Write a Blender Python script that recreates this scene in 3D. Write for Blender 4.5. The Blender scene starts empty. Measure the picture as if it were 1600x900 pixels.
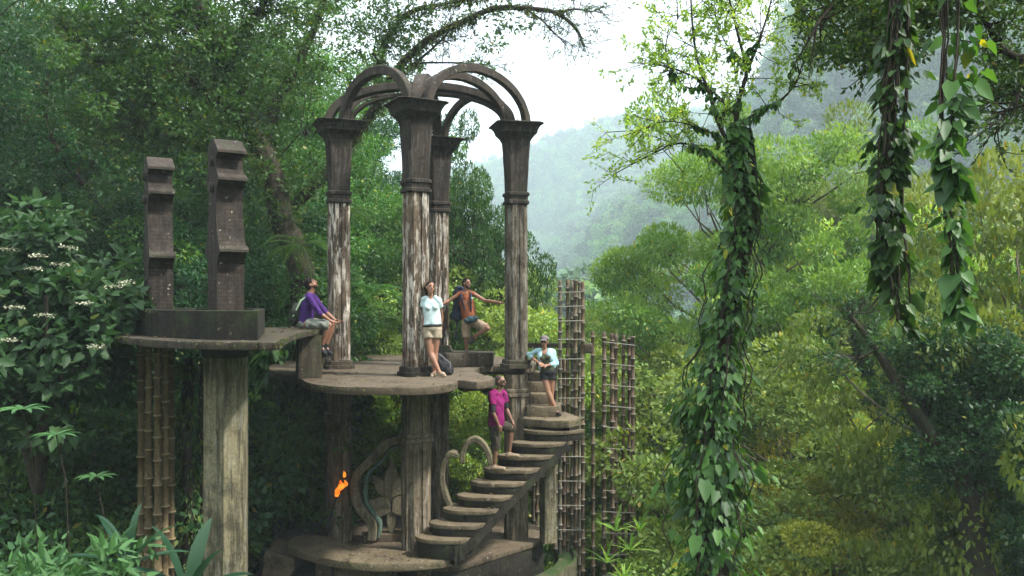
import bpy, bmesh, math, random
import numpy as np
from mathutils import Vector, Matrix, noise as mnoise
R = math.radians
C = bpy.context.scene.collection
sc = bpy.context.scene
FPX = 1397.0

# ---------------------------------------------------------------- camera
cam_d = bpy.data.cameras.new('camera'); cam = bpy.data.objects.new('camera', cam_d); C.objects.link(cam)
cam.location = (0, 0, 0); cam.rotation_euler = (R(90), 0, 0)
cam_d.sensor_width = 36.0; cam_d.lens = 36.0 * FPX / 1600.0; cam_d.shift_y = 20 / 1600.0
cam_d.clip_start = 0.1; cam_d.clip_end = 5000
sc.camera = cam
# ---------------------------------------------------------------- world, sun, exposure
w = bpy.data.worlds.new('World'); sc.world = w; w.use_nodes = True
nt = w.node_tree; nt.nodes.clear()
out = nt.nodes.new('ShaderNodeOutputWorld'); bg = nt.nodes.new('ShaderNodeBackground')
sky = nt.nodes.new('ShaderNodeTexSky'); sky.sky_type = 'NISHITA'; sky.sun_disc = False
sky.sun_elevation = R(51); sky.sun_rotation = R(110); sky.air_density = 1.0; sky.dust_density = 4.0
tc = nt.nodes.new('ShaderNodeTexCoord'); nz = nt.nodes.new('ShaderNodeTexNoise'); nz.inputs['Scale'].default_value = 2.2
nz.inputs['Detail'].default_value = 5
rmp = nt.nodes.new('ShaderNodeValToRGB'); rmp.color_ramp.elements[0].position = 0.3; rmp.color_ramp.elements[0].color = (8.2, 9.0, 9.9, 1)
rmp.color_ramp.elements[1].position = 0.65; rmp.color_ramp.elements[1].color = (11.6, 12.2, 12.8, 1)
mx = nt.nodes.new('ShaderNodeMix'); mx.data_type = 'RGBA'; mx.inputs['Factor'].default_value = 0.93
nt.links.new(tc.outputs['Generated'], nz.inputs['Vector']); nt.links.new(nz.outputs['Fac'], rmp.inputs['Fac'])
nt.links.new(sky.outputs['Color'], mx.inputs['A']); nt.links.new(rmp.outputs['Color'], mx.inputs['B'])
nt.links.new(mx.outputs['Result'], bg.inputs['Color']); bg.inputs['Strength'].default_value = 0.1
nt.links.new(bg.outputs['Background'], out.inputs['Surface'])
sun_d = bpy.data.lights.new('sun', 'SUN'); sun_d.energy = 4.0; sun_d.angle = R(5); sun_d.color = (1, 0.96, 0.9)
sun = bpy.data.objects.new('sun', sun_d); C.objects.link(sun)
_sd = Vector((0.75, -0.28, 1.0)).normalized()
sun.rotation_euler = _sd.to_track_quat('Z', 'Y').to_euler()
sc.view_settings.view_transform = 'Standard'; sc.view_settings.look = 'None'
sc.view_settings.exposure = 1.32; sc.view_settings.gamma = 1.0; sc.view_settings.use_curve_mapping = False
cy = sc.cycles
cy.max_bounces = 6; cy.diffuse_bounces = 3; cy.glossy_bounces = 2; cy.transmission_bounces = 3; cy.volume_bounces = 3
cy.transparent_max_bounces = 6; cy.use_denoising = True; cy.caustics_reflective = False; cy.caustics_refractive = False
cy.use_adaptive_sampling = True; cy.adaptive_threshold = 0.02
try: cy.denoiser = 'OPENIMAGEDENOISE'
except Exception: pass

# ---------------------------------------------------------------- helpers
def at(px, py, Y): return Vector(((px - 800) / FPX * Y, Y, (470 - py) / FPX * Y))
def on(px, py, z):
    Y = -z * FPX / (py - 470.0); return Vector(((px - 800) / FPX * Y, Y, z))
def tag(o, label=None, cat=None, group=None, kind=None):
    if label: o['label'] = label
    if cat: o['category'] = cat
    if group: o['group'] = group
    if kind: o['kind'] = kind
    return o
def root(name, loc, label, cat, group=None):
    o = bpy.data.objects.new(name, None); C.objects.link(o); o.location = loc; o.empty_display_size = 0.1
    return tag(o, label, cat, group)
def world_loc(o):
    v = Vector(o.location)
    while o.parent: o = o.parent; v += Vector(o.location)
    return v
def link(name, me, mat, parent=None):
    o = bpy.data.objects.new(name, me); C.objects.link(o)
    if mat is not None and len(me.materials) == 0:
        for m in (mat if isinstance(mat, (list, tuple)) else [mat]): me.materials.append(m)
    if parent:
        o.parent = parent; o.location = -world_loc(parent)
    return o
def from_bm(name, bm, mat, parent=None, smooth=False, angle=None):
    me = bpy.data.meshes.new(name)
    bmesh.ops.recalc_face_normals(bm, faces=bm.faces)
    bm.to_mesh(me); bm.free()
    if smooth: me.polygons.foreach_set('use_smooth', [True] * len(me.polygons))
    if angle is not None:
        me.polygons.foreach_set('use_smooth', [True] * len(me.polygons))
        try: me.set_sharp_from_angle(angle=R(angle))
        except Exception: pass
    return link(name, me, mat, parent)
def from_np(name, V, F, mat, parent=None, col=None, smooth=False):
    """F: (n,k) int array of equal-sized faces, or list of such arrays"""
    me = bpy.data.meshes.new(name)
    Fs = F if isinstance(F, list) else [F]
    nl = sum(f.size for f in Fs); nf = sum(len(f) for f in Fs)
    me.vertices.add(len(V)); me.loops.add(nl); me.polygons.add(nf)
    me.vertices.foreach_set('co', np.asarray(V, dtype=np.float32).ravel())
    me.loops.foreach_set('vertex_index', np.concatenate([f.ravel() for f in Fs]).astype(np.int32))
    tot = np.concatenate([np.full(len(f), f.shape[1], dtype=np.int32) for f in Fs])
    st = np.concatenate([[0], np.cumsum(tot)[:-1]]).astype(np.int32)
    me.polygons.foreach_set('loop_start', st)
    if smooth: me.polygons.foreach_set('use_smooth', np.ones(nf, dtype=bool))
    me.update(calc_edges=True)
    if col is not None:
        a = me.attributes.new('tint', 'FLOAT_COLOR', 'POINT'); a.data.foreach_set('color', np.asarray(col, dtype=np.float32).ravel())
    if parent is None and mat is None: return me
    return link(name, me, mat, parent)
def catmull(pts, n=6, closed=True):
    P = [Vector(p) for p in pts]; out = []; N = len(P)
    rng = range(N) if closed else range(N - 1)
    for i in rng:
        if closed: a, b, c, d = P[(i - 1) % N], P[i], P[(i + 1) % N], P[(i + 2) % N]
        else: a, b, c, d = P[max(i - 1, 0)], P[i], P[i + 1], P[min(i + 2, N - 1)]
        for k in range(n):
            t = k / n
            out.append(0.5 * ((2 * b) + (c - a) * t + (2 * a - 5 * b + 4 * c - d) * t * t + (3 * b - a - 3 * c + d) * t ** 3))
    if not closed: out.append(P[-1])
    return out
def jitter(bm, amp, scale=2.5, seed=0.0):
    for v in bm.verts:
        n = mnoise.noise_vector(v.co * scale + Vector((seed, seed * 1.7, 0)))
        v.co += n * amp
def slab_bm(bm, pts2, z1, z0, bev=0.02):
    vs = [bm.verts.new((p[0], p[1], z1)) for p in pts2]
    f = bm.faces.new(vs)
    r = bmesh.ops.extrude_face_region(bm, geom=[f])
    nv = [g for g in r['geom'] if isinstance(g, bmesh.types.BMVert)]
    for v in nv: v.co.z = z0
    bm.normal_update()
    if bev:
        es = [e for e in bm.edges if e.verts[0] in vs and e.verts[1] in vs] + [e for e in bm.edges if e.verts[0] in nv and e.verts[1] in nv]
        bmesh.ops.bevel(bm, geom=es, offset=bev, segments=2, affect='EDGES', profile=0.6)
def slab(name, pts2, z1, z0, mat, parent, bev=0.02, amp=0.006, sub=True):
    bm = bmesh.new(); slab_bm(bm, pts2, z1, z0, bev)
    if amp: jitter(bm, amp, 3.0, z1)
    return from_bm(name, bm, mat, parent, angle=50)
def box_bm(bm, c, s, rot=0.0, bev=0.01, M=None):
    r = bmesh.ops.create_cube(bm, size=1.0); vs = r['verts']
    for v in vs: v.co = Vector((v.co.x * s[0], v.co.y * s[1], v.co.z * s[2]))
    if bev:
        es = list({e for v in vs for e in v.link_edges})
        rr = bmesh.ops.bevel(bm, geom=es, offset=bev, segments=2, affect='EDGES', profile=0.6)
        vs = list({v for f in rr['faces'] for v in f.verts} | {v for v in vs if v.is_valid})
    T = M if M is not None else Matrix.Translation(c) @ Matrix.Rotation(rot, 4, 'Z')
    for v in vs: v.co = T @ v.co
def loft_bm(bm, section, levels, cx, cy, rot=0.0, cap=True):
    """section: list of (x,y) unit-ish points; levels: (z, scale)"""
    c, s = math.cos(rot), math.sin(rot); rings = []
    for z, k in levels:
        rings.append([bm.verts.new((cx + k * (x * c - y * s), cy + k * (x * s + y * c), z)) for x, y in section])
    n = len(section)
    for a, b in zip(rings, rings[1:]):
        for i in range(n): bm.faces.new((a[i], a[(i + 1) % n], b[(i + 1) % n], b[i]))
    if cap: bm.faces.new(rings[0]); bm.faces.new(rings[-1])
def tube_np(P, rad, k=8, seed=None, rough=0.0):
    """swept tube along polyline; returns V, F quads"""
    P = np.asarray(P, float); n = len(P); rad = np.broadcast_to(np.asarray(rad, float), (n,))
    T = np.gradient(P, axis=0); T /= np.linalg.norm(T, axis=1)[:, None] + 1e-9
    up = np.array([0.0, 0, 1]) if abs(T[0][2]) < 0.9 else np.array([1.0, 0, 0])
    N = np.zeros_like(P); B = np.zeros_like(P)
    nrm = up - T[0] * up.dot(T[0]); nrm /= np.linalg.norm(nrm)
    for i in range(n):
        nrm = nrm - T[i] * nrm.dot(T[i]); nrm /= np.linalg.norm(nrm) + 1e-9
        N[i] = nrm; B[i] = np.cross(T[i], nrm)
    a = np.linspace(0, 2 * np.pi, k, endpoint=False)
    rr = rad[:, None] * np.ones(k)[None]
    if rough: rr = rr * (1 + rough * np.random.RandomState(seed or 0).uniform(-1, 1, rr.shape))
    V = P[:, None] + rr[..., None] * (np.cos(a)[None, :, None] * N[:, None] + np.sin(a)[None, :, None] * B[:, None])
    V = V.reshape(-1, 3)
    i = np.arange(n - 1)[:, None]; j = np.arange(k)[None]
    F = np.stack([i * k + j, i * k + (j + 1) % k, (i + 1) * k + (j + 1) % k, (i + 1) * k + j], -1).reshape(-1, 4)
    return V, F
class MB:
    """collects numpy pieces into one mesh"""
    def __init__(s): s.V = []; s.F = {}; s.C = []; s.n = 0
    def add(s, V, F, col=None):
        V = np.asarray(V, float); s.V.append(V)
        for f in (F if isinstance(F, list) else [F]): s.F.setdefault(f.shape[1], []).append(f + s.n)
        s.C.append(np.ones((len(V), 4)) if col is None else np.broadcast_to(np.asarray(col, float), (len(V), 4)))
        s.n += len(V)
    def build(s, name, mat, parent=None, smooth=False):
        return from_np(name, np.concatenate(s.V), [np.concatenate(f) for f in s.F.values()], mat, parent, np.concatenate(s.C), smooth)

# ---------------------------------------------------------------- materials
def mat_new(name):
    m = bpy.data.materials.new(name); m.use_nodes = True; t = m.node_tree; t.nodes.clear()
    o = t.nodes.new('ShaderNodeOutputMaterial'); b = t.nodes.new('ShaderNodeBsdfPrincipled')
    t.links.new(b.outputs['BSDF'], o.inputs['Surface']); return m, t, b, o
def nod(t, kind, **kw):
    n = t.nodes.new(kind)
    for k, v in kw.items():
        if k in n.inputs: n.inputs[k].default_value = v
        else: setattr(n, k, v)
    return n
def noise_mask(t, vec, scale, lo, hi, detail=6, rough=0.6, stretch=None):
    src = vec
    if stretch:
        mp = nod(t, 'ShaderNodeMapping'); mp.inputs['Scale'].default_value = stretch; t.links.new(vec, mp.inputs['Vector']); src = mp.outputs['Vector']
    n = nod(t, 'ShaderNodeTexNoise', Scale=scale, Detail=detail, Roughness=rough); t.links.new(src, n.inputs['Vector'])
    r = nod(t, 'ShaderNodeMapRange'); r.inputs['From Min'].default_value = lo; r.inputs['From Max'].default_value = hi
    t.links.new(n.outputs['Fac'], r.inputs['Value']); return r.outputs['Result']
def mixc(t, fac, a, b):
    m = nod(t, 'ShaderNodeMix', data_type='RGBA')
    if isinstance(fac, (int, float)): m.inputs['Factor'].default_value = fac
    else: t.links.new(fac, m.inputs['Factor'])
    for key, v in (('A', a), ('B', b)):
        if isinstance(v, (tuple, list)): m.inputs[key].default_value = (*v[:3], 1)
        else: t.links.new(v, m.inputs[key])
    return m.outputs['Result']
def mulv(t, a, b):
    m = nod(t, 'ShaderNodeMath', operation='MULTIPLY')
    for i, v in enumerate((a, b)):
        if isinstance(v, (int, float)): m.inputs[i].default_value = v
        else: t.links.new(v, m.inputs[i])
    return m.outputs[0]
def concrete(name, base, dark, light=None, streak=0.6, lightamt=0.0, moss=0.0, bump=0.5, rough=0.85, bricks=False, topmoss=0.0, lt=.52, ring=None):
    base, dark = [(q[0] * .9, q[1] * .84, q[2] * .73) for q in (base, dark)]
    m, t, b, o = mat_new(name)
    tc = nod(t, 'ShaderNodeTexCoord'); v = tc.outputs['Object']
    c = mixc(t, noise_mask(t, v, 1.7, .35, .65), base, tuple(x * .62 for x in base))
    c = mixc(t, noise_mask(t, v, 22, .4, .7), c, tuple(x * 1.3 for x in base))
    if streak: c = mixc(t, mulv(t, noise_mask(t, v, 5, .47, .56, 8, .72, (2.4, 2.4, .16)), streak), c, dark)
    c = mixc(t, mulv(t, noise_mask(t, v, 3.1, .5, .62, 9, .75), .7), c, dark)
    if lightamt:
        lm = mulv(t, noise_mask(t, v, 7, lt, lt + .035, 8, .7, (2.2, 2.2, .3)), lightamt); lm = mulv(t, lm, noise_mask(t, v, 1.6, .38, .55, 4))
        c = mixc(t, lm, c, light)
    if light and not lightamt: c = mixc(t, mulv(t, noise_mask(t, v, 13, .66, .69, 4), .8), c, light)
    if moss: c = mixc(t, mulv(t, noise_mask(t, v, 2.3, .5, .68, 8, .7), moss), c, (.035, .06, .012))
    if topmoss:
        g = nod(t, 'ShaderNodeNewGeometry'); sx = nod(t, 'ShaderNodeSeparateXYZ'); t.links.new(g.outputs['Normal'], sx.inputs[0])
        c = mixc(t, mulv(t, mulv(t, sx.outputs['Z'], noise_mask(t, v, 3.5, .35, .5, 8)), topmoss), c, (.03, .06, .012))
    if bricks:
        bt = nod(t, 'ShaderNodeTexBrick', Scale=1.0); bt.inputs['Brick Width'].default_value = .11; bt.inputs['Row Height'].default_value = .055
        bt.inputs['Mortar Size'].default_value = .004; bt.inputs['Color1'].default_value = (1, 1, 1, 1); bt.inputs['Color2'].default_value = (.75, .72, .7, 1); bt.inputs['Mortar'].default_value = (.3, .3, .3, 1)
        mp = nod(t, 'ShaderNodeMapping'); mp.inputs['Rotation'].default_value = (R(90), 0, 0); t.links.new(v, mp.inputs['Vector']); t.links.new(mp.outputs[0], bt.inputs['Vector'])
        mm = nod(t, 'ShaderNodeMix', data_type='RGBA', blend_type='MULTIPLY'); mm.inputs['Factor'].default_value = .8
        t.links.new(c, mm.inputs['A']); t.links.new(bt.outputs['Color'], mm.inputs['B']); c = mm.outputs['Result']
    if ring:
        ra = nod(t, 'ShaderNodeAttribute'); ra.attribute_name = 'tint'; rs = nod(t, 'ShaderNodeSeparateColor'); t.links.new(ra.outputs['Color'], rs.inputs[0]); c = mixc(t, mulv(t, rs.outputs[0], .8), c, ring)
    t.links.new(c, b.inputs['Base Color'])
    n1 = nod(t, 'ShaderNodeTexNoise', Scale=9.0, Detail=8.0, Roughness=.7); t.links.new(v, n1.inputs['Vector'])
    bp = nod(t, 'ShaderNodeBump', Strength=bump, Distance=.03); t.links.new(n1.outputs['Fac'], bp.inputs['Height']); t.links.new(bp.outputs[0], b.inputs['Normal'])
    b.inputs['Roughness'].default_value = rough; b.inputs['Specular IOR Level'].default_value = .3
    return m
def plain(name, col, rough=.7, spec=.3, var=.25, scale=12, emit=None, bump=.2):
    m, t, b, o = mat_new(name); tc = nod(t, 'ShaderNodeTexCoord')
    c = mixc(t, noise_mask(t, tc.outputs['Object'], scale, .35, .65), tuple(min(1, x * (1 + var)) for x in col), tuple(x * (1 - var) for x in col))
    t.links.new(c, b.inputs['Base Color']); b.inputs['Roughness'].default_value = rough; b.inputs['Specular IOR Level'].default_value = spec
    if bump:
        n1 = nod(t, 'ShaderNodeTexNoise', Scale=scale * 3.0, Detail=4.0); t.links.new(tc.outputs['Object'], n1.inputs['Vector'])
        bp = nod(t, 'ShaderNodeBump', Strength=bump, Distance=.01); t.links.new(n1.outputs['Fac'], bp.inputs['Height']); t.links.new(bp.outputs[0], b.inputs['Normal'])
    if emit: b.inputs['Emission Color'].default_value = (*emit[0], 1); b.inputs['Emission Strength'].default_value = emit[1]
    return m
def leafmat(name, c1, c2, odd=None, trans=.35, rough=.52, hue=.035, oddt=.982, v0=.65, v1=1.4):
    """green leaves: c1..c2 by the leaf's own tint attribute, a few odd leaves; whole plants vary a little"""
    m, t, b, o = mat_new(name)
    at_ = nod(t, 'ShaderNodeAttribute'); at_.attribute_name = 'tint'
    sp = nod(t, 'ShaderNodeSeparateColor'); t.links.new(at_.outputs['Color'], sp.inputs[0])
    c = mixc(t, sp.outputs[0], c1, c2)
    if odd:
        r = nod(t, 'ShaderNodeMapRange'); r.inputs['From Min'].default_value = oddt; r.inputs['From Max'].default_value = oddt + .005
        t.links.new(sp.outputs[1], r.inputs['Value']); c = mixc(t, r.outputs[0], c, odd)
    oi = nod(t, 'ShaderNodeObjectInfo'); hs = nod(t, 'ShaderNodeHueSaturation')
    h = nod(t, 'ShaderNodeMapRange'); h.inputs['To Min'].default_value = .5 - hue * .25; h.inputs['To Max'].default_value = .5 + hue * .7
    t.links.new(oi.outputs['Random'], h.inputs['Value']); t.links.new(h.outputs[0], hs.inputs['Hue'])
    vl = nod(t, 'ShaderNodeMapRange'); vl.inputs['To Min'].default_value = v0; vl.inputs['To Max'].default_value = v1
    mo = nod(t, 'ShaderNodeMath', operation='FRACT'); mm = nod(t, 'ShaderNodeMath', operation='MULTIPLY'); mm.inputs[1].default_value = 7.31
    t.links.new(oi.outputs['Random'], mm.inputs[0]); t.links.new(mm.outputs[0], mo.inputs[0]); t.links.new(mo.outputs[0], vl.inputs['Value'])
    t.links.new(vl.outputs[0], hs.inputs['Value']); t.links.new(c, hs.inputs['Color']); c = hs.outputs['Color']
    t.links.new(c, b.inputs['Base Color']); b.inputs['Roughness'].default_value = rough; b.inputs['Specular IOR Level'].default_value = .4
    if trans:
        tr = nod(t, 'ShaderNodeBsdfTranslucent'); br = nod(t, 'ShaderNodeHueSaturation', Saturation=1.1, Value=1.5); br.inputs['Hue'].default_value = .485
        t.links.new(c, br.inputs['Color']); t.links.new(br.outputs[0], tr.inputs['Color'])
        ms = nod(t, 'ShaderNodeMixShader', Fac=trans); t.links.new(b.outputs[0], ms.inputs[1]); t.links.new(tr.outputs[0], ms.inputs[2])
        t.links.new(ms.outputs[0], o.inputs['Surface'])
    return m
# ---------------------------------------------------------------- concrete materials
M_floor = concrete('floor_concrete', (0.1134, 0.09078, 0.06874), (0.0298, 0.0223, 0.0174), (.4, .36, .3), streak=0, moss=.25, bump=.35)
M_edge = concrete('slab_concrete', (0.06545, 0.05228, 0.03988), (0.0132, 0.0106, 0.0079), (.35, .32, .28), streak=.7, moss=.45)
M_shaft = concrete('peeling_shaft', (0.1275, 0.09826, 0.07092), (0.021, 0.0144, 0.0108), (.56, .51, .43), streak=.8, lightamt=.85, bump=.6, lt=.503)
M_shaft2 = concrete('grey_shaft', (0.112, 0.09776, 0.0756), (0.0224, 0.0168, 0.0123), (.4, .38, .32), streak=.8, lightamt=.35, bump=.6)
M_lowcol = concrete('lower_shaft', (0.1859, 0.157, 0.1177), (0.0336, 0.024, 0.0168), (.42, .37, .3), streak=.55, lightamt=.4)
M_cap = concrete('dark_capital', (.042, .033, .028), (0.0079, 0.006, 0.005), (.22, .2, .18), streak=.6, moss=.2, lightamt=.18, lt=.54)
M_arch = concrete('arch_concrete', (0.0578, 0.0476, 0.0425), (0.0156, 0.0125, 0.0104), (.3, .28, .25), streak=.4, moss=.25)
M_brick = concrete('dark_brickwork', (.05, .04, .035), (.012, .009, .007), (.4, .36, .28), streak=.6, bricks=True)
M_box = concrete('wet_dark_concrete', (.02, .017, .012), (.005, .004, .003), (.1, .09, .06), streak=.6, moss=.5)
M_bigcol = concrete('pale_green_column', (0.204, 0.1896, 0.1263), (0.0306, 0.0286, 0.019), (.42, .42, .36), streak=.75, lightamt=.18, moss=.15)
M_bamboo = concrete('cast_bamboo', (0.1536, 0.1192, 0.06566), (0.0384, 0.0224, 0.0115), (.34, .3, .2), streak=.5, moss=.3, bump=.3, ring=(.26, .21, .12))
M_pole = concrete('dark_cast_bamboo', (0.1316, 0.09337, 0.05929), (0.021, 0.0108, 0.0072), (.36, .31, .25), streak=.6, lightamt=.2, moss=.2, ring=(.26, .23, .18))
M_polegrey = concrete('grey_cast_bamboo', (0.16, 0.1474, 0.1188), (0.032, 0.0288, 0.0224), (.4, .38, .34), streak=.5, moss=.2, ring=(.28, .26, .22))
M_sculpt = concrete('sculpture_concrete', (0.2203, 0.2003, 0.1427), (0.03, 0.027, 0.018), (.3, .28, .22), streak=.4, moss=.3)
M_teal = concrete('faded_teal_concrete', (.12, .22, .19), (.06, .05, .035), (.22, .24, .2), streak=.4)
M_step = concrete('step_concrete', (0.153, 0.1277, 0.09086), (0.0346, 0.0288, 0.0202), (.4, .36, .28), streak=0, moss=.2)
M_mossy = concrete('mossy_wall', (.11, .1, .07), (.02, .02, .012), (.3, .28, .22), streak=.5, moss=.6, topmoss=1.0)
M_stone = concrete('rough_stone', (0.13, 0.1041, 0.07605), (0.026, 0.0208, 0.0156), (.38, .34, .28), streak=0, moss=.35, bump=.9)

# section of a clustered shaft: a square pier with stepped corners and a groove in each face
def pier_section():
    h, a, b, g, gd = .5, .39, .29, .09, .05
    q = [(h, -b), (h, -g), (h - gd, -g + .03), (h - gd, g - .03), (h, g), (h, b), (h - .055, b + .02), (a + .02, a - .03), (a, a)]
    pts = []
    for k in range(4):
        c, s = round(math.cos(k * math.pi / 2)), round(math.sin(k * math.pi / 2))
        pts += [(x * c - y * s, x * s + y * c) for x, y in q[1:] + [(b, h - .0)]][:len(q)]
    # order points by angle to keep the outline simple
    return sorted(set((round(x, 4), round(y, 4)) for x, y in pts), key=lambda p: math.atan2(p[1], p[0]))
PIER = pier_section()
def cham(h=.5, c=.12): return [(h, -h + c), (h, h - c), (h - c, h), (-h + c, h), (-h, h - c), (-h, -h + c), (-h + c, -h), (h - c, -h)]
OCT = cham()

COLS = {'front': (-1.72, 16.0), 'left': (-3.44, 17.75), 'right': (.08, 17.95), 'back': (-1.62, 19.6)}
ZCAP = 3.5
pav = root('pavilion', (-1.7, 17.8, -4.75), 'weathered four columned concrete pavilion with crossing arches on an open platform', 'pavilion')

def upper_column(key, mat, rot, zb):
    x, y = COLS[key]; ws = .42
    bm = bmesh.new()
    loft_bm(bm, PIER, [(zb + .17, ws), (1.95, ws * .97)], x, y, rot); jitter(bm, .006, 6)
    col = from_bm('column', bm, mat, pav)
    bm = bmesh.new()                                    # base: stepped plinth
    loft_bm(bm, OCT, [(zb, .56), (zb + .07, .56), (zb + .08, .5), (zb + .15, .49), (zb + .17, .46)], x, y, rot)
    jitter(bm, .006, 7); from_bm('base', bm, M_box if key == 'front' else M_edge, col)
    bm = bmesh.new()                                    # collar rings
    loft_bm(bm, OCT, [(1.92, .42), (1.94, .46), (1.99, .46), (2.01, .41), (2.08, .42), (2.1, .47), (2.15, .47), (2.17, .42)], x, y, rot)
    from_bm('collar', bm, M_cap, col)
    bm = bmesh.new()                                    # bell shaped capital and its abacus
    lv = []
    for t in np.linspace(0, 1, 9):
        lv.append((2.17 + t * .98, .39 + .075 * t + .02 * t ** 3))
    for t in np.linspace(0.1, 1, 7):
        lv.append((3.15 + t * .17, .485 + .215 * t ** 1.6))
    lv += [(3.33, .72), (3.34, .735), (3.36, .735)]
    for t in np.linspace(.1, 1, 6): lv.append((3.36 + .13 * t, .74 + .13 * t ** 1.6))
    lv += [(ZCAP, .93), (ZCAP + .015, .97), (ZCAP + .03, .95)]
    loft_bm(bm, cham(.5, .1), lv, x, y, rot); jitter(bm, .008, 5)
    from_bm('capital', bm, M_cap, col, angle=35)
ROT = {'front': R(28), 'left': R(20), 'right': R(14), 'back': R(24)}
for k_, m_, z_ in (('front', M_shaft, -1.34), ('left', M_shaft, -1.34), ('right', M_shaft2, -1.34), ('back', M_shaft, -1.14)):
    upper_column(k_, m_, ROT[k_], z_)

def lower_column(key, w_, ztop, zbot, rz, mat=M_lowcol):
    x, y = COLS[key]; bm = bmesh.new()
    loft_bm(bm, PIER, [(zbot, w_), (rz, w_)], x, y, ROT[key]); loft_bm(bm, PIER, [(rz + .12, w_ * .96), (ztop, w_ * .98)], x, y, ROT[key])
    jitter(bm, .006, 6)
    c = from_bm('lower_column', bm, mat, pav)
    bm = bmesh.new(); loft_bm(bm, OCT, [(rz - .02, w_ * .98), (rz, w_ * 1.12), (rz + .05, w_ * 1.12), (rz + .065, w_ * 1.0), (rz + .08, w_ * 1.06), (rz + .13, w_ * 1.06), (rz + .15, w_ * .94)], x, y, ROT[key])
    from_bm('collar', bm, mat, c)
lower_column('front', .46, -1.47, -4.75, -2.5)
lower_column('left', .47, -1.47, -4.75, -2.35)
lower_column('back', .42, -1.47, -4.75, -2.0)
lower_column('right', .44, -1.47, -4.75, -1.9)

def rib(path, wd, hd, parent, mat, name='arch_rib'):
    """rectangular rib swept along path (list of Vector) lying in a vertical plane"""
    P = [Vector(p) for p in path]; n = len(P); bm = bmesh.new(); rings = []
    hor = (P[-1] - P[0]); hor.z = 0; hor.normalize(); side = Vector((-hor.y, hor.x, 0))
    for i, p in enumerate(P):
        tg = (P[min(i + 1, n - 1)] - P[max(i - 1, 0)]).normalized(); up = side.cross(tg).normalized()
        rings.append([bm.verts.new(p + side * a * wd / 2 + up * b * hd / 2) for a, b in ((-1, -1), (1, -1), (1, 1), (-1, 1))])
    for a, b in zip(rings, rings[1:]):
        for i in range(4): bm.faces.new((a[i], a[(i + 1) % 4], b[(i + 1) % 4], b[i]))
    bm.faces.new(rings[0]); bm.faces.new(rings[-1])
    jitter(bm, .008, 5)
    bmesh.ops.recalc_face_normals(bm, faces=bm.faces)
    bmesh.ops.bevel(bm, geom=[e for e in bm.edges if e.calc_face_angle(0) > .8], offset=.012, segments=1, affect='EDGES')
    return from_bm(name, bm, mat, parent, angle=40)
def arch(a, b, rise, off=0.0, wd=.1, hd=.14, inset=.22, p=2.0, dz=0, mat=None, off2=None, ins2=None):
    A = Vector((*COLS[a], ZCAP + dz)); B = Vector((*COLS[b], ZCAP + dz)); d = (B - A).normalized(); s = Vector((-d.y, d.x, 0))
    A = A + d * inset + s * off; B = B - d * (inset if ins2 is None else ins2) + s * (off if off2 is None else off2); mid = (A + B) / 2; h = (B - A) / 2; pts = []
    for i in range(33):
        t = math.pi * i / 32; c, sn = math.cos(t), math.sin(t)
        pts.append(mid - h * (abs(c) ** (2 / p) * (1 if c > 0 else -1)) + Vector((0, 0, rise * sn ** (2 / p))))
    return rib(pts, wd, hd, pav, mat or M_arch)
# pairs of ribs over each side of the square, and a broad rib over each diagonal
arch('front', 'right', .86, off=-.2, off2=-.26, wd=.13, hd=.15, inset=.12, ins2=-.02)
arch('front', 'right', .77, off=.15, wd=.13, hd=.15, inset=.16)
arch('left', 'front', .83, off=.0, wd=.16, hd=.17, inset=.18)
arch('left', 'back', .82, off=.08, wd=.12, hd=.13, inset=.2)
arch('right', 'back', .8, off=.0, wd=.13, hd=.14, inset=.2)
arch('left', 'right', .78, wd=.24, hd=.15, inset=-.2, ins2=.08, p=2.2)
arch('left', 'right', .63, wd=.15, hd=.07, inset=.24, p=2.2)
arch('front', 'back', .84, wd=.2, hd=.14, inset=.1, p=2.1)
bm = bmesh.new()                                         # boss where the ribs cross
bmesh.ops.create_uvsphere(bm, u_segments=20, v_segments=12, radius=1)
for v in bm.verts: v.co = Vector((-1.72 + v.co.x * .27, 17.8 + v.co.y * .27, 4.3 + v.co.z * .16))
from_bm('boss', bm, M_arch, pav, smooth=True)

# upper platform: two overlapping lobed slabs
PL = -1.34
up = [on(*p, PL) for p in ((420, 573), (427, 580), (445, 586), (468, 590), (482, 598), (520, 603), (590, 605), (655, 604.5), (700, 601), (714, 596), (716, 594), (745, 596), (768, 593), (769, 588), (752, 584), (741, 579), (748, 574.5), (770, 571.5), (800, 572.5), (828, 573), (838, 568), (836, 562))]
up += [Vector((.6, 20.2, 0)), Vector((-.4, 21.6, 0)), Vector((-1.8, 22.2, 0)), Vector((-3.6, 22, 0)), Vector((-4.8, 20.9, 0)), Vector((-5.15, 19.6, 0))]
slab('platform', [(p.x, p.y) for p in catmull(up, 3)], PL, PL - .13, M_floor, pav, .025, .008)
lob = [on(*p, PL - .055) for p in ((716, 597), (745, 598.5), (768, 596), (773, 590), (754, 586), (744, 581), (748, 576), (770, 573), (800, 574), (829, 575))] + [Vector((.3, 18.6, 0)), Vector((-1, 18.4, 0))]
slab('platform_lobe', [(p.x, p.y) for p in catmull(lob, 3)], PL - .055, PL - .19, M_edge, pav, .02)
rg = [Vector((-1.3, 17.9, 0)), Vector((-.75, 18.15, 0)), Vector((-.38, 18.3, 0)), Vector((-.38, 18.7, 0)), Vector((-.8, 18.75, 0)), Vector((-1.45, 18.45, 0))]
bench = root('stone_bench', (-.8, 18.3, PL), 'low dark stone bench block on the platform behind the black backpack', 'bench')
slab('seat_block', [(p.x, p.y) for p in catmull(rg, 1)], -1.06, PL + .002, M_edge, bench, .03, .004)
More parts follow.
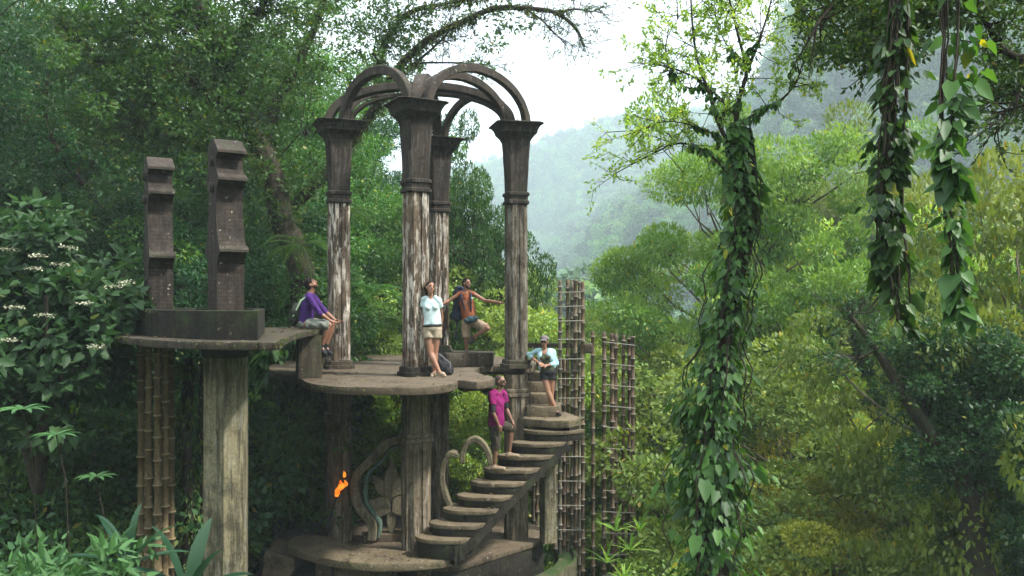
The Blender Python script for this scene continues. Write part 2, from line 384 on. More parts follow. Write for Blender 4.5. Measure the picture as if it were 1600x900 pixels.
bm = bmesh.new(); slab_bm(bm, [(-2.1, 19.2), (-1.2, 19.1), (-.5, 19.3), (-.4, 20.3), (-1.6, 20.6), (-2.3, 20.1)], -1.14, PL, .02)
from_bm('raised_floor', bm, M_edge, pav)

# ---------------------------------------------------------------- terrace below
ter = root('terrace', (-1.7, 17.5, -5.6), 'lower concrete terrace with a curved front ledge under the pavilion', 'terrace')
TZ = -4.75
fl = [(-.97, 15.98), (.66, 17.82), (.62, 18.7), (-.2, 20.2), (-1.6, 21.2), (-3.6, 21), (-4.7, 19.2), (-4.6, 17.4), (-3.5, 16.5), (-2.3, 15.95)]
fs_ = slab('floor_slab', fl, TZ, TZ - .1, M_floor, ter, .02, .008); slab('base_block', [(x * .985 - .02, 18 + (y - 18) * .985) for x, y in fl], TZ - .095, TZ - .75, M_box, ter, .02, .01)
cs = [on(*p, -4.42) for p in ((449, 851), (455, 841), (472, 836), (514, 838.5), (562, 853), (631, 855.5), (666, 861), (712, 868), (700, 874), (644, 880), (600, 881), (562, 880), (525, 875), (478, 864))]
slab('curved_ledge', [(p.x, p.y) for p in catmull(cs, 4)], -4.42, -4.56, M_step, ter, .03, .012)
for c_, s_ in (((-2.6, 15.65, -5.0), (.95, .35, .86)), ((-1.55, 15.75, -5.0), (.22, .4, .86)), ((-3.35, 16.1, -5.0), (.3, .3, .86))):
    bm = bmesh.new(); box_bm(bm, c_, s_, .0, .02); jitter(bm, .01); from_bm('pier', bm, M_stone, ter)
lp = [on(*p, -4.95) for p in ((385, 905), (405, 892), (440, 884), (490, 886), (525, 893), (560, 905))]
slab('lower_step', [(p.x, p.y) for p in lp] + [(-3.0, 14.2), (-4.4, 14.2)], -4.95, -5.3, M_edge, ter, .02)
bm = bmesh.new(); bmesh.ops.create_cube(bm, size=2)
bmesh.ops.subdivide_edges(bm, edges=bm.edges[:], cuts=7, use_grid_fill=True)
for v in bm.verts:
    n = mnoise.noise_vector(v.co * 1.3) * .25 + mnoise.noise_vector(v.co * 4) * .07
    v.co = v.co + n; v.co = Vector((-4.2 + v.co.x * .26 + v.co.z * .06, 16.4 + v.co.y * .4, -4.85 + v.co.z * .3 - v.co.x * .08))
from_bm('rock_end', bm, M_stone, ter, angle=30)
ar = catmull([(-.35, 15.6, 0), (.25, 16.35, 0), (.8, 17.1, 0), (1.12, 17.9, 0), (1.1, 18.7, 0)], 5, False)
def arcwall(name, wd, z1, z0, off, mat, par):
    L_, R_ = [], []
    for i, p in enumerate(ar):
        tg = (ar[min(i + 1, len(ar) - 1)] - ar[max(i - 1, 0)]).normalized(); n = Vector((tg.y, -tg.x, 0))
        L_.append(p + n * (off - wd / 2)); R_.append(p + n * (off + wd / 2))
    slab(name, [(p.x, p.y) for p in L_ + R_[::-1]], z1, z0, mat, par, .02, .015)
arcwall('moss_ledge', .3, -5.2, -6.6, -.05, M_mossy, ter)
arcwall('rim', .07, -5.13, -6.6, .145, M_mossy, ter)

# ---------------------------------------------------------------- staircase
st = root('staircase', (-1, 15.8, -4.42), 'curving concrete staircase climbing from the terrace to the platform', 'staircase')
Ls = [(-1.63 + .222 * k + .002 * k * k, 15.62 + .185 * k + .004 * k * k) for k in range(9)]
prevR = []
for k in range(9):
    z = -4.08 + .2 * k; L_ = Vector((*Ls[k], 0)); R_ = L_ + Vector((.765, -.40, 0)); a = Vector((.6, .8, 0)).lerp(Vector((.75, .66, 0)), k / 9).normalized()
    prevR.append((R_, z)); pts = []
    for t in np.linspace(0, 1, 9):
        bul = math.sin(math.pi * min(1, t * .93 + .07) ** .75) * .23
        pts.append(L_.lerp(R_, t) - a * bul)
    pts = [L_ + a * .12 - Vector((.03, 0, 0))] + pts + [R_ + a * .5, L_ + a * .5]
    c2 = sum(pts, Vector()) / len(pts); tread = slab('step', [(p.x, p.y) for p in pts], z, z - .07, M_step, st, .012, .012)
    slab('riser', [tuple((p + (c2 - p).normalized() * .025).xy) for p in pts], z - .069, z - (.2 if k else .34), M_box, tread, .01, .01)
ld = [Vector(q) for q in ((.2, 17.42, 0), (.45, 17.18, 0), (.8, 16.98, 0), (1.08, 16.98, 0), (1.36, 17.38, 0), (1.34, 17.6, 0), (1.05, 18.5, 0), (.35, 18.6, 0))]
slab('landing', [(p.x, p.y) for p in ld], -2.28, -2.42, M_step, st, .02, .01)
slab('step', [(.29, 17.62), (.6, 17.5), (.93, 17.62), (1.0, 18.1), (1.0, 18.6), (.3, 18.6)], -2.08, -2.282, M_step, st, .018, .008)
slab('step', [(.3, 18.08), (.55, 17.98), (.82, 18.06), (.86, 18.7), (.3, 18.7)], -1.88, -2.082, M_step, st, .018, .008)
slab('step', [(.3, 18.45), (.55, 18.38), (.74, 18.44), (.78, 19.0), (.3, 19.0)], -1.68, -1.882, M_step, st, .018, .008)
slab('step', [(.3, 18.75), (.66, 18.75), (.7, 19.3), (.3, 19.3)], -1.5, -1.682, M_step, st, .018, .008)
bm = bmesh.new()                                          # sloping stringer along the outer ends of the steps
top = [R_ + Vector((.0, 0, z - .2)) for R_, z in prevR] + [Vector((1.1, 17.02, -2.425)), Vector((1.3, 17.3, -2.425))]
bot = [p - Vector((0, 0, .17 if i < len(top) - 2 else .12)) for i, p in enumerate(top)]
top[0] = prevR[0][0] + Vector((-.1, -.02, -4.2)); bot[0] = prevR[0][0] + Vector((-.12, -.02, -4.5))
prof = top + bot[::-1]; inn = [p + Vector((-.1, .16, 0)) for p in prof]
n_ = len(top)
v1 = [bm.verts.new(p) for p in prof]; v2 = [bm.verts.new(p) for p in inn]; N = len(prof)
for i in range(n_ - 1):
    bm.faces.new((v1[i], v1[i + 1], v1[N - 2 - i], v1[N - 1 - i])); bm.faces.new((v2[N - 1 - i], v2[N - 2 - i], v2[i + 1], v2[i]))
for i in range(N): bm.faces.new((v1[i], v2[i], v2[(i + 1) % N], v1[(i + 1) % N]))
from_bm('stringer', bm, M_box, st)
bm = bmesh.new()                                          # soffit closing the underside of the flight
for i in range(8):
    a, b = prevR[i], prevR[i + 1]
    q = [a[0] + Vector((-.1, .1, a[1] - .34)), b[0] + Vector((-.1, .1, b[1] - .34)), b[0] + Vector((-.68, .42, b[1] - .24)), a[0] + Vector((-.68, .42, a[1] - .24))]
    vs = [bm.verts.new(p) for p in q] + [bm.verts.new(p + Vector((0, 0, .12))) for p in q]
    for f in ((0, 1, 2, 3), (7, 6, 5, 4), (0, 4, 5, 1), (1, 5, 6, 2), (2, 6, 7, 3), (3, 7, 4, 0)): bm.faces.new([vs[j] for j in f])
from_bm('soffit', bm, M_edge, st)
bm = bmesh.new(); loft_bm(bm, cham(.5, .08), [(TZ, .27), (-2.5, .25)], .71, 17.62, R(20)); from_bm('landing_post', bm, M_bigcol, st)
hand = root('thin_handrail', (.35, 17.8, -2.28), 'thin dark metal handrail beside the woman on the landing', 'handrail')
bm_ = MB()
for (x, y, z0, z1) in ((.36, 17.62, -2.08, -1.28),): bm_.add(*tube_np([(x, y, z0), (x, y, z1)], .012, 6))
o_ = bm_.build('baluster', plain('dark_iron', (.03, .028, .025), .5), hand)
bm_ = MB(); bm_.add(*tube_np([(.36, 17.62, -1.28), (.42, 18.3, -.95)], .014, 6)); bm_.build('rail', bpy.data.materials['dark_iron'], hand)

# ---------------------------------------------------------------- sculpted panels under the platform
def ribbon(name, px, Y, wd, dep, mat, par, closed=False):
    P = catmull([at(x, y, Y) for x, y in px], 6, closed); bm = bmesh.new(); rings = []
    side = Vector((0, 1, 0))
    for i, p in enumerate(P):
        tg = (P[min(i + 1, len(P) - 1)] - P[max(i - 1, 0)]).normalized(); up = side.cross(tg).normalized()
        rings.append([bm.verts.new(p + side * a * dep / 2 + up * b * wd / 2) for a, b in ((-1, -1), (1, -1), (1, 1), (-1, 1))])
    for a, b in zip(rings, rings[1:]):
        for i in range(4): bm.faces.new((a[i], a[(i + 1) % 4], b[(i + 1) % 4], b[i]))
    bm.faces.new(rings[0]); bm.faces.new(rings[-1]); jitter(bm, .006, 5)
    bmesh.ops.recalc_face_normals(bm, faces=bm.faces)
    bmesh.ops.bevel(bm, geom=[e for e in bm.edges if e.calc_face_angle(0) > .8], offset=.015, segments=1, affect='EDGES')
    return from_bm(name, bm, mat, par, angle=40)
sp = root('leaf_sculpture', at(600, 840, 17.6), 'concrete leaf sculpture inside a wavy teal washed frame between the lower columns', 'sculpture')
ribbon('wavy_frame', [(633, 686), (607, 690), (593, 704), (575, 723), (561, 738), (556, 757), (559, 782), (571, 801), (583, 818), (582, 842)], 17.6, .17, .34, M_sculpt, sp)
ribbon('inner_band', [(625, 697), (608, 702), (598, 718), (578, 737), (572, 757), (573, 780), (584, 799), (594, 815), (593, 839)], 17.68, .055, .3, M_teal, sp)
def leaf_outline(cx, cy, ang, ln, wd, pw=1.2):
    pts = []
    for i in range(9): t = i / 8; pts.append((t * ln, wd * math.sin(math.pi * t ** .8) ** pw))
    pts = pts + [(x, -y) for x, y in pts[-2:0:-1]]
    c, s = math.cos(ang), math.sin(ang); return [(cx + x * c - y * s, cy - (x * s + y * c)) for x, y in pts]
for (cx, cy, ang, ln, wd) in ((611, 790, 90, 76, 12), (612, 778, 55, 50, 11), (610, 778, 130, 46, 10), (610, 800, 153, 40, 17), (612, 800, 30, 40, 17), (611, 838, 90, 62, 7)):
    pl = leaf_outline(cx, cy, R(ang), ln, wd); bm = bmesh.new()
    Y0 = 17.66 + random.Random(int(cx * ang)).uniform(-.02, .02)
    vs = [bm.verts.new(at(x, y, Y0)) for x, y in pl]; f = bm.faces.new(vs)
    r = bmesh.ops.extrude_face_region(bm, geom=[f])
    for g in r['geom']:
        if isinstance(g, bmesh.types.BMVert): g.co.y += .12
    bmesh.ops.recalc_face_normals(bm, faces=bm.faces)
    bmesh.ops.bevel(bm, geom=[e for e in bm.edges if e.calc_face_angle(0) > .8], offset=.012, segments=1, affect='EDGES')
    from_bm('stone_leaf' if cy < 830 else 'stem', bm, M_sculpt, sp)
bm = bmesh.new(); box_bm(bm, at(604, 838, 17.75), (.95, .3, .16), R(12), .02); from_bm('plinth', bm, M_stone, sp)
hp = root('heart_sculpture', at(715, 800, 17.4), 'open heart shaped concrete loop beside the lower flight of steps', 'sculpture')
ribbon('loop', [(713, 806), (701, 785), (693, 760), (692, 735), (697, 716), (707, 708), (717, 712)], 17.4, .1, .3, M_sculpt, hp)
ribbon('hook', [(722, 722), (724, 706), (731, 691), (744, 686), (756, 695), (764, 712), (768, 734)], 17.4, .1, .3, M_sculpt, hp)

# ---------------------------------------------------------------- planter tower at left
tw = root('planter_tower', (-4.6, 13.4, -6.5), 'raised concrete plate with a dark planter box carried by columns', 'tower')
pt = catmull([Vector((*p, 0)) for p in ((-6.5, 14.55), (-5.7, 12.9), (-4.9, 11.75), (-4.0, 11.1), (-2.92, 10.78), (-2.86, 11.1), (-3.12, 12.4), (-3.36, 14.2), (-3.40, 15.5), (-3.22, 16.1), (-3.4, 16.9), (-4.7, 17.0), (-6.2, 16.6), (-6.65, 15.6))], 3)
slab('plate', [(p.x, p.y) for p in pt], -.5, -.6, M_edge, tw, .02, .006)
def ringwall(name, outer, t, z1, z0, mat, par):
    c = sum((Vector(p) for p in outer), Vector((0, 0))) / len(outer)
    inner = [Vector(p) + (c - Vector(p)).normalized() * t for p in outer]; bm = bmesh.new(); n = len(outer)
    rows = [[bm.verts.new((*p, z)) for p in pp] for pp, z in ((outer, z0), (outer, z1), (inner, z1), (inner, z0 + .02))]
    for a, b in zip(rows, rows[1:]):
        for i in range(n): bm.faces.new((a[i], a[(i + 1) % n], b[(i + 1) % n], b[i]))
    bmesh.ops.recalc_face_normals(bm, faces=bm.faces)
    bmesh.ops.bevel(bm, geom=[e for e in bm.edges if e.calc_face_angle(0) > .5], offset=.012, segments=1, affect='EDGES')
    jitter(bm, .005, 4); return from_bm(name, bm, mat, par)
pbx = [(-3.21, 11.3), (-3.75, 11.34), (-4.5, 11.95), (-5.05, 12.5), (-5.6, 13.35), (-6.15, 14.45), (-5.3, 15.0), (-3.9, 14.1)]
ringwall('planter_box', pbx, .2, -.12, -.5, M_box, tw)
bm = bmesh.new(); loft_bm(bm, [(x * .86 + .0, y * .86) for x, y in [(p[0] + 4.6, p[1] - 13.0) for p in pbx]], [(-.4, 1), (-.3, 1)], -4.6, 13.0)
from_bm('soil', bm, plain('soil', (.05, .04, .025), .95, .1), tw)
def brick_tower(x, y, hgt, rot, k, label):
    r_ = root('brick_tower', (x, y, -.32), label, 'brick tower')
    # side profile in (d, z): straight foot, ledges that curve out like eaves
    half = [(.24, 0), (.24, .72), (.235, .78), (.3, .88), (.4, .955), (.4, .985), (.3, 1.06), (.235, 1.2), (.185, 1.4), (.165, 1.62), (.2, 1.78), (.34, 1.89), (.34, 1.92),
            (.24, 1.97), (.19, 2.04), (.175, 2.16), (.2, 2.22), (.3, 2.25), (.3, 2.28), (.1, 2.42), (0, 2.45)]
    S = hgt / 2.45; pr = [(d, z * S) for d, z in half]; outl = [(-d * .95, z) for d, z in pr[::-1]] + pr
    outl = [p for i, p in enumerate(outl) if i == 0 or (abs(p[0] - outl[i - 1][0]) + abs(p[1] - outl[i - 1][1])) > 1e-4]
    M = Matrix.Translation((x, y, -.32)) @ Matrix.Rotation(rot, 4, 'Z'); bm = bmesh.new(); wd = .35 * k
    a = [bm.verts.new(M @ Vector((-wd / 2, -d * k, z))) for d, z in outl]; b = [bm.verts.new(M @ Vector((wd / 2, -d * k, z))) for d, z in outl]; n = len(outl)
    bm.faces.new(a); bm.faces.new(b)
    for i in range(n): bm.faces.new((a[i], a[(i + 1) % n], b[(i + 1) % n], b[i]))
    bmesh.ops.recalc_face_normals(bm, faces=bm.faces)
    bmesh.ops.triangulate(bm, faces=[f for f in bm.faces if len(f.verts) > 4]); jitter(bm, .008, 6)
    from_bm('brick_body', bm, M_brick, r_)
    # thin cast caps on each ledge
    for z0, d0, d1 in ((.99, .415, .36), (1.925, .355, .3), (2.285, .32, .11)):
        bm = bmesh.new(); z = z0 * S; up_ = .03 if z0 < 2.2 else .15
        q = [(-wd / 2 - .015, -d0 * k, z - .02), (wd / 2 + .015, -d0 * k, z - .02), (wd / 2 + .01, -d1 * k, z + up_), (-wd / 2 - .01, -d1 * k, z + up_)]
        vs = [bm.verts.new(M @ Vector(p)) for p in q] + [bm.verts.new(M @ Vector((p[0], p[1], p[2] - .035))) for p in q]
        for f in ((0, 1, 2, 3), (7, 6, 5, 4), (0, 4, 5, 1), (1, 5, 6, 2), (2, 6, 7, 3), (3, 7, 4, 0)): bm.faces.new([vs[j] for j in f])
        from_bm('ledge_cap', bm, M_arch, r_)
    for z in (2.14, 1.80):                                # round drain mouths on the side face
        bm = bmesh.new(); bmesh.ops.create_cone(bm, segments=14, radius1=.075 * k, radius2=.06 * k, depth=.07, cap_ends=True)
        T = M @ Matrix.Translation((-wd / 2 - .02, -.04, z * S)) @ Matrix.Rotation(R(-90), 4, 'Y'); bmesh.ops.transform(bm, matrix=T, verts=bm.verts)
        from_bm('round_boss', bm, M_cap, r_)
brick_tower(-4.02, 12.55, 2.58, R(33), 1.05, 'taller dark brick tower with curved ledges on the planter, nearer the seated man')
brick_tower(-5.42, 13.7, 2.52, R(30), 1.0, 'slightly shorter brick tower on the planter above the cast bamboo column')
bm = bmesh.new()
hx = [(math.cos(a) * .5, math.sin(a) * .5) for a in [R(30 + 60 * i) for i in range(6)]]
loft_bm(bm, hx, [(-9, .64), (-.76, .64)], -3.95, 12.35, R(12)); jitter(bm, .006); from_bm('hexagonal_column', bm, M_bigcol, tw)
bm = bmesh.new(); loft_bm(bm, hx, [(-.78, .64), (-.72, .70), (-.602, .72)], -3.95, 12.35, R(12)); from_bm('column_head', bm, M_box, tw)
bm = bmesh.new(); loft_bm(bm, cham(.5, .06), [(-1.338, .42), (-.602, .40)], -3.56, 15.65, R(18)); jitter(bm, .006, 5)
from_bm('plate_pillar', bm, M_edge, tw)
def bamboo(P0, P1, r, step, mat, par, name, seed, cup=False):
    rd = random.Random(seed); mb = MB(); P0 = Vector(P0); P1 = Vector(P1); L = (P1 - P0).length; d = (P1 - P0) / L; path = []; rr = []
    z = 0
    while z < L:
        s = step * rd.uniform(.75, 1.2); e = min(z + s, L)
        for q, k in ((z, 1.4), (z + .014, 1.4), (z + .022, 1.0), ((z + e) / 2, .93), (e - .01, 1.02)): path.append(P0 + d * q); rr.append(r * k)
        z = e + .004
    if cup: path += [P1 + d * .02, P1 + d * .09, P1 + d * .13]; rr += [r, r * 1.7, r * 1.8]
    rc_ = np.repeat([[1 if q > r * 1.3 and q < r * 1.6 else 0, 0, 0, 1] for q in rr], 10, axis=0); mb.add(*tube_np([tuple(p) for p in path], rr, 10), rc_); k = mb.n
    mb.F.setdefault(10, []).append(np.arange(k - 10, k)[None]); mb.F[10].append(np.arange(0, 10)[None])
    return mb.build(name, mat, par)
bc = root('bamboo_column', (-5.34, 13.4, -6.5), 'bundle of slim cast concrete bamboo stems holding up the planter plate', 'column')
for i, (px, Y) in enumerate(((220, 13.5), (233, 13.25), (246, 13.15), (258, 13.25), (267.5, 13.5), (228, 14.1), (252, 14.15))):
    p = at(px, 500, Y); bamboo((p.x, Y, -9), (p.x, Y, -.74), .05, .36, M_bamboo, bc, 'bamboo_stem', i, True)

# ---------------------------------------------------------------- bamboo screens
sc1 = root('bamboo_screen', (1.2, 18.4, -7), 'tall grey screen of cast bamboo poles rising behind the landing', 'screen')
tops = []
for i, (px, Y, top_, m_) in enumerate(((875, 18.4, 437, M_polegrey), (887, 18.55, 436, M_pole), (893.5, 18.75, 437, M_polegrey), (899, 18.5, 437, M_pole), (905, 18.7, 438, M_polegrey), (910.5, 18.35, 439, M_pole),
                                       (868, 18.8, 560, M_polegrey), (881, 18.9, 560, M_pole), (833, 19.2, 640, M_pole), (839, 19.4, 640, M_pole))):
    p = at(px, top_, Y); bamboo((p.x, Y, -9.5), p, .04 if i != 2 and i != 4 else .034, .36, m_, sc1, 'pole', i + 20)
for z in (.17, -.12, -.42, -.8, -1.2, -1.6, -2.0, -2.4, -2.8, -3.2, -3.7, -4.2, -4.7):
    mb = MB(); mb.add(*tube_np([at(872, 0, 18.34).xy[:] + (z,), at(913, 0, 18.28).xy[:] + (z + .01,)], .011, 6)); mb.build('crossbar', M_polegrey, sc1)
bm = bmesh.new(); box_bm(bm, (1.0, 18.62, -.93), (1.35, .09, .1), 0, .01); box_bm(bm, (1.56, 18.4, -.98), (.2, .2, .2), 0, .04); from_bm('rail_beam', bm, M_edge, sc1)
sc2 = root('bamboo_screen', (2.2, 20, -7), 'lower dark red brown fence of cast bamboo poles beyond the tall grey screen', 'screen')
for i, (px, Y, top_) in enumerate(((926, 19.6, 517), (944, 19.9, 518), (956, 20.0, 520), (962, 20.2, 521), (974, 20.2, 523), (983.5, 20.3, 528), (988.5, 20.1, 526))):
    p = at(px, top_, Y); bamboo((p.x + random.Random(i).uniform(-.03, .03), Y, -9.5), p, .047 if i not in (0, 4) else .04, .4, M_pole, sc2, 'pole', i + 60)
for j in range(12):
    z = -.95 - j * .47; mb = MB(); mb.add(*tube_np([(at(942, 0, 19.8).x, 19.8, z + .04), (at(992, 0, 20.1).x, 20.05, z - .05)], .009, 6)); mb.build('crossbar', M_polegrey, sc2)

# ---------------------------------------------------------------- torch
tr = root('flaming_torch', at(514, 815, 17.2), 'thin dark torch with an orange flame leaning on the lower left column', 'torch')
mb = MB(); mb.add(*tube_np([at(512, 838, 17.1), at(519, 800, 17.15), at(527, 772, 17.25)], [.018, .016, .022], 8)); mb.build('handle', bpy.data.materials['dark_iron'], tr)
M_flame, t_, b_, o_ = mat_new('flame'); em = nod(t_, 'ShaderNodeEmission', Strength=.6)
tcf = nod(t_, 'ShaderNodeTexCoord'); t_.links.new(mixc(t_, noise_mask(t_, tcf.outputs['Object'], 14, .4, .6), (1, .1, .005), (1, .34, .03)), em.inputs['Color']); t_.links.new(em.outputs[0], o_.inputs['Surface'])
def flame(px, Y, rs, name):
    mb = MB(); pts = [at(x, y, Y) for x, y in px]; pp = catmull(pts, 5, False); rr = np.interp(np.linspace(0, 1, len(pp)), np.linspace(0, 1, len(rs)), rs)
    mb.add(*tube_np([tuple(p) for p in pp], rr, 10, 3, .28)); mb.build(name, M_flame, tr, True)
flame([(526, 776), (528, 766), (533, 757), (531, 750)], 17.2, [.03, .052, .035, .003], 'flame')
flame([(531, 764), (536, 759), (541, 756), (538, 750)], 17.22, [.035, .045, .03, .003], 'flame')
flame([(537, 746), (538.5, 742), (537.5, 736)], 17.2, [.01, .035, .003], 'flame')
# ================================================================ people
DG = bpy.context.evaluated_depsgraph_get()
def frame(fwd, up=(0, 0, 1)):
    u = Vector(up).normalized(); f = Vector(fwd); f = (f - u * f.dot(u)).normalized(); r = f.cross(u).normalized(); return Matrix((r, f, u)).transposed()
def ell(c, rad, fr=None): return ('e', Vector(c), rad, fr or Matrix.Identity(3))
def cone(a, b, ra, rb, flat=False): return ('f' if flat else 'c', Vector(a), Vector(b), ra, rb)
def _sphere():
    th = np.linspace(0, np.pi, 11)[1:-1]; ph = np.linspace(0, 2 * np.pi, 18, endpoint=False)
    V = [[0, 0, 1.0]] + [[math.sin(t) * math.cos(p), math.sin(t) * math.sin(p), math.cos(t)] for t in th for p in ph] + [[0, 0, -1.0]]
    F = [[1 + r * 18 + j, 1 + (r + 1) * 18 + j, 1 + (r + 1) * 18 + (j + 1) % 18, 1 + r * 18 + (j + 1) % 18] for r in range(8) for j in range(18)]
    T = [[0, 1 + j, 1 + (j + 1) % 18] for j in range(18)] + [[len(V) - 1, 1 + 8 * 18 + (j + 1) % 18, 1 + 8 * 18 + j] for j in range(18)]
    return np.array(V), [np.array(F), np.array(T)]
SPH_V, SPH_F = _sphere()
def blob(name, prims, vox, mat, parent, smooth=4, wrinkle=0.0, wscale=18):
    mb = MB()
    def sph(c, rad, fr): mb.add(SPH_V * np.array(rad) @ np.array(fr).T + np.array(c), SPH_F)
    for p in prims:
        if p[0] == 'e': sph(p[1], p[2], p[3])
        else:
            _, a, b, ra, rb = p; d = b - a
            if d.length < 1e-4: continue
            q = d.to_track_quat('Z', 'Y').to_matrix(); ra2 = ra if isinstance(ra, tuple) else (ra, ra); rb2 = rb if isinstance(rb, tuple) else (rb, rb)
            if isinstance(ra, tuple): side, fw = ra[2].col[0], ra[2].col[1]      # elliptical frustum
            else: side, fw = q.col[0], q.col[1]
            if side.cross(fw).dot(d) < 0: side = -side
            side = np.array(side); fw = np.array(fw); w_ = np.linspace(0, 2 * np.pi, 20, endpoint=False)[:, None]; V = []
            for t in np.linspace(0, 1, 5): V.append(np.array(a + d * t) + np.cos(w_) * side * (ra2[0] * (1 - t) + rb2[0] * t) + np.sin(w_) * fw * (ra2[1] * (1 - t) + rb2[1] * t))
            i = np.arange(4)[:, None] * 20; j = np.arange(20)[None]; F = np.stack([i + j, i + (j + 1) % 20, i + 20 + (j + 1) % 20, i + 20 + j], -1).reshape(-1, 4)
            mb.add(np.concatenate(V), [F, np.arange(20)[::-1][None], np.arange(80, 100)[None]])
            if p[0] == 'c': sph(a, (ra2[0],) * 3, Matrix.Identity(3)); sph(b, (rb2[0],) * 3, Matrix.Identity(3))
    me = mb.build(name, None)
    o = bpy.data.objects.new(name, me); C.objects.link(o)
    m = o.modifiers.new('r', 'REMESH'); m.mode = 'VOXEL'; m.voxel_size = vox; s = o.modifiers.new('s', 'SMOOTH'); s.iterations = smooth; s.factor = .5
    bpy.context.view_layer.update(); dg = bpy.context.evaluated_depsgraph_get()
    m2 = bpy.data.meshes.new_from_object(o.evaluated_get(dg)); bpy.data.objects.remove(o); bpy.data.meshes.remove(me); m2.name = name
    n = len(m2.vertices); co = np.empty(n * 3, np.float32); m2.vertices.foreach_get('co', co)
    if wrinkle:
        co = co.reshape(-1, 3); nn = np.empty(n * 3, np.float32); m2.vertices.foreach_get('normal', nn); nn = nn.reshape(-1, 3)
        q = co * np.array([wscale, wscale, wscale * .5]); k = .6 * np.sin(q[:, 0] * 2.3 + 1.7 * np.sin(q[:, 2] * 1.9)) * np.cos(q[:, 1] * 2.1 + q[:, 2] * 1.3) + .5 * np.sin(q[:, 2] * 3.1 + 2 * np.sin(q[:, 0] * 1.4 + q[:, 1])) * np.cos(q[:, 0] * 1.1 - q[:, 1] * .9); co = co + nn * (k * wrinkle)[:, None]; m2.vertices.foreach_set('co', co.ravel())
    m2.polygons.foreach_set('use_smooth', [True] * len(m2.polygons)); m2.materials.clear(); m2.materials.append(mat)
    return link(name, m2, mat, parent)
SKIN = {}
def skin(nm, c):
    m, t, b, o = mat_new(nm); tc = nod(t, 'ShaderNodeTexCoord'); t.links.new(mixc(t, noise_mask(t, tc.outputs['Object'], 30, .35, .65), c, tuple(x * .85 for x in c)), b.inputs['Base Color'])
    b.inputs['Roughness'].default_value = .5; b.inputs['Subsurface Weight'].default_value = .08; b.inputs['Subsurface Radius'].default_value = (.02, .008, .004); return m
M_dark = plain('dark_hair', (.012, .009, .007), .85, .12, .3, 60); M_blackcloth = plain('black_cloth', (.014, .014, .016), .8); M_shoe = plain('dark_shoe', (.03, .025, .022), .6)
M_glass = plain('dark_lens', (.01, .01, .01), .15, .6, 0, 5, bump=0); M_eye = plain('eye_dark', (.02, .014, .01), .2, .6, 0, 5, bump=0); M_lip = plain('lips', (.3, .11, .09), .5)
def hand(wr, d, palm, side, curl=.35):
    """palm plus four fingers and a thumb; d: hand direction, palm: palm normal, side: towards the thumb"""
    d = Vector(d).normalized(); pn = Vector(palm); pn = (pn - d * pn.dot(d)).normalized(); sd = d.cross(pn).normalized() * side; wr = Vector(wr); P = []
    fr = Matrix((sd, d, pn)).transposed(); P.append(ell(wr + d * .045, (.04, .05, .016), fr)); P.append(cone(wr, wr + d * .03, .024, .028))
    for k, (o, l) in enumerate(((.03, .068), (.01, .076), (-.01, .07), (-.029, .056))):
        a = wr + d * .085 + sd * o; b = a + (d + pn * curl * .5 + sd * o * 1.5).normalized() * l * .5; c = b + (d + pn * curl * 1.7 + sd * o * 1.5).normalized() * l * .5
        P += [cone(a - d * .02, b, .0095, .009), cone(b, c, .009, .0075)]
    a = wr + d * .025 + sd * .03; b = a + (d * .8 + sd * .9 + pn * .4).normalized() * .035; c = b + (d + sd * .25 + pn * .5).normalized() * .03
    P += [cone(a, b, .013, .011), cone(b, c, .011, .008)]; return P
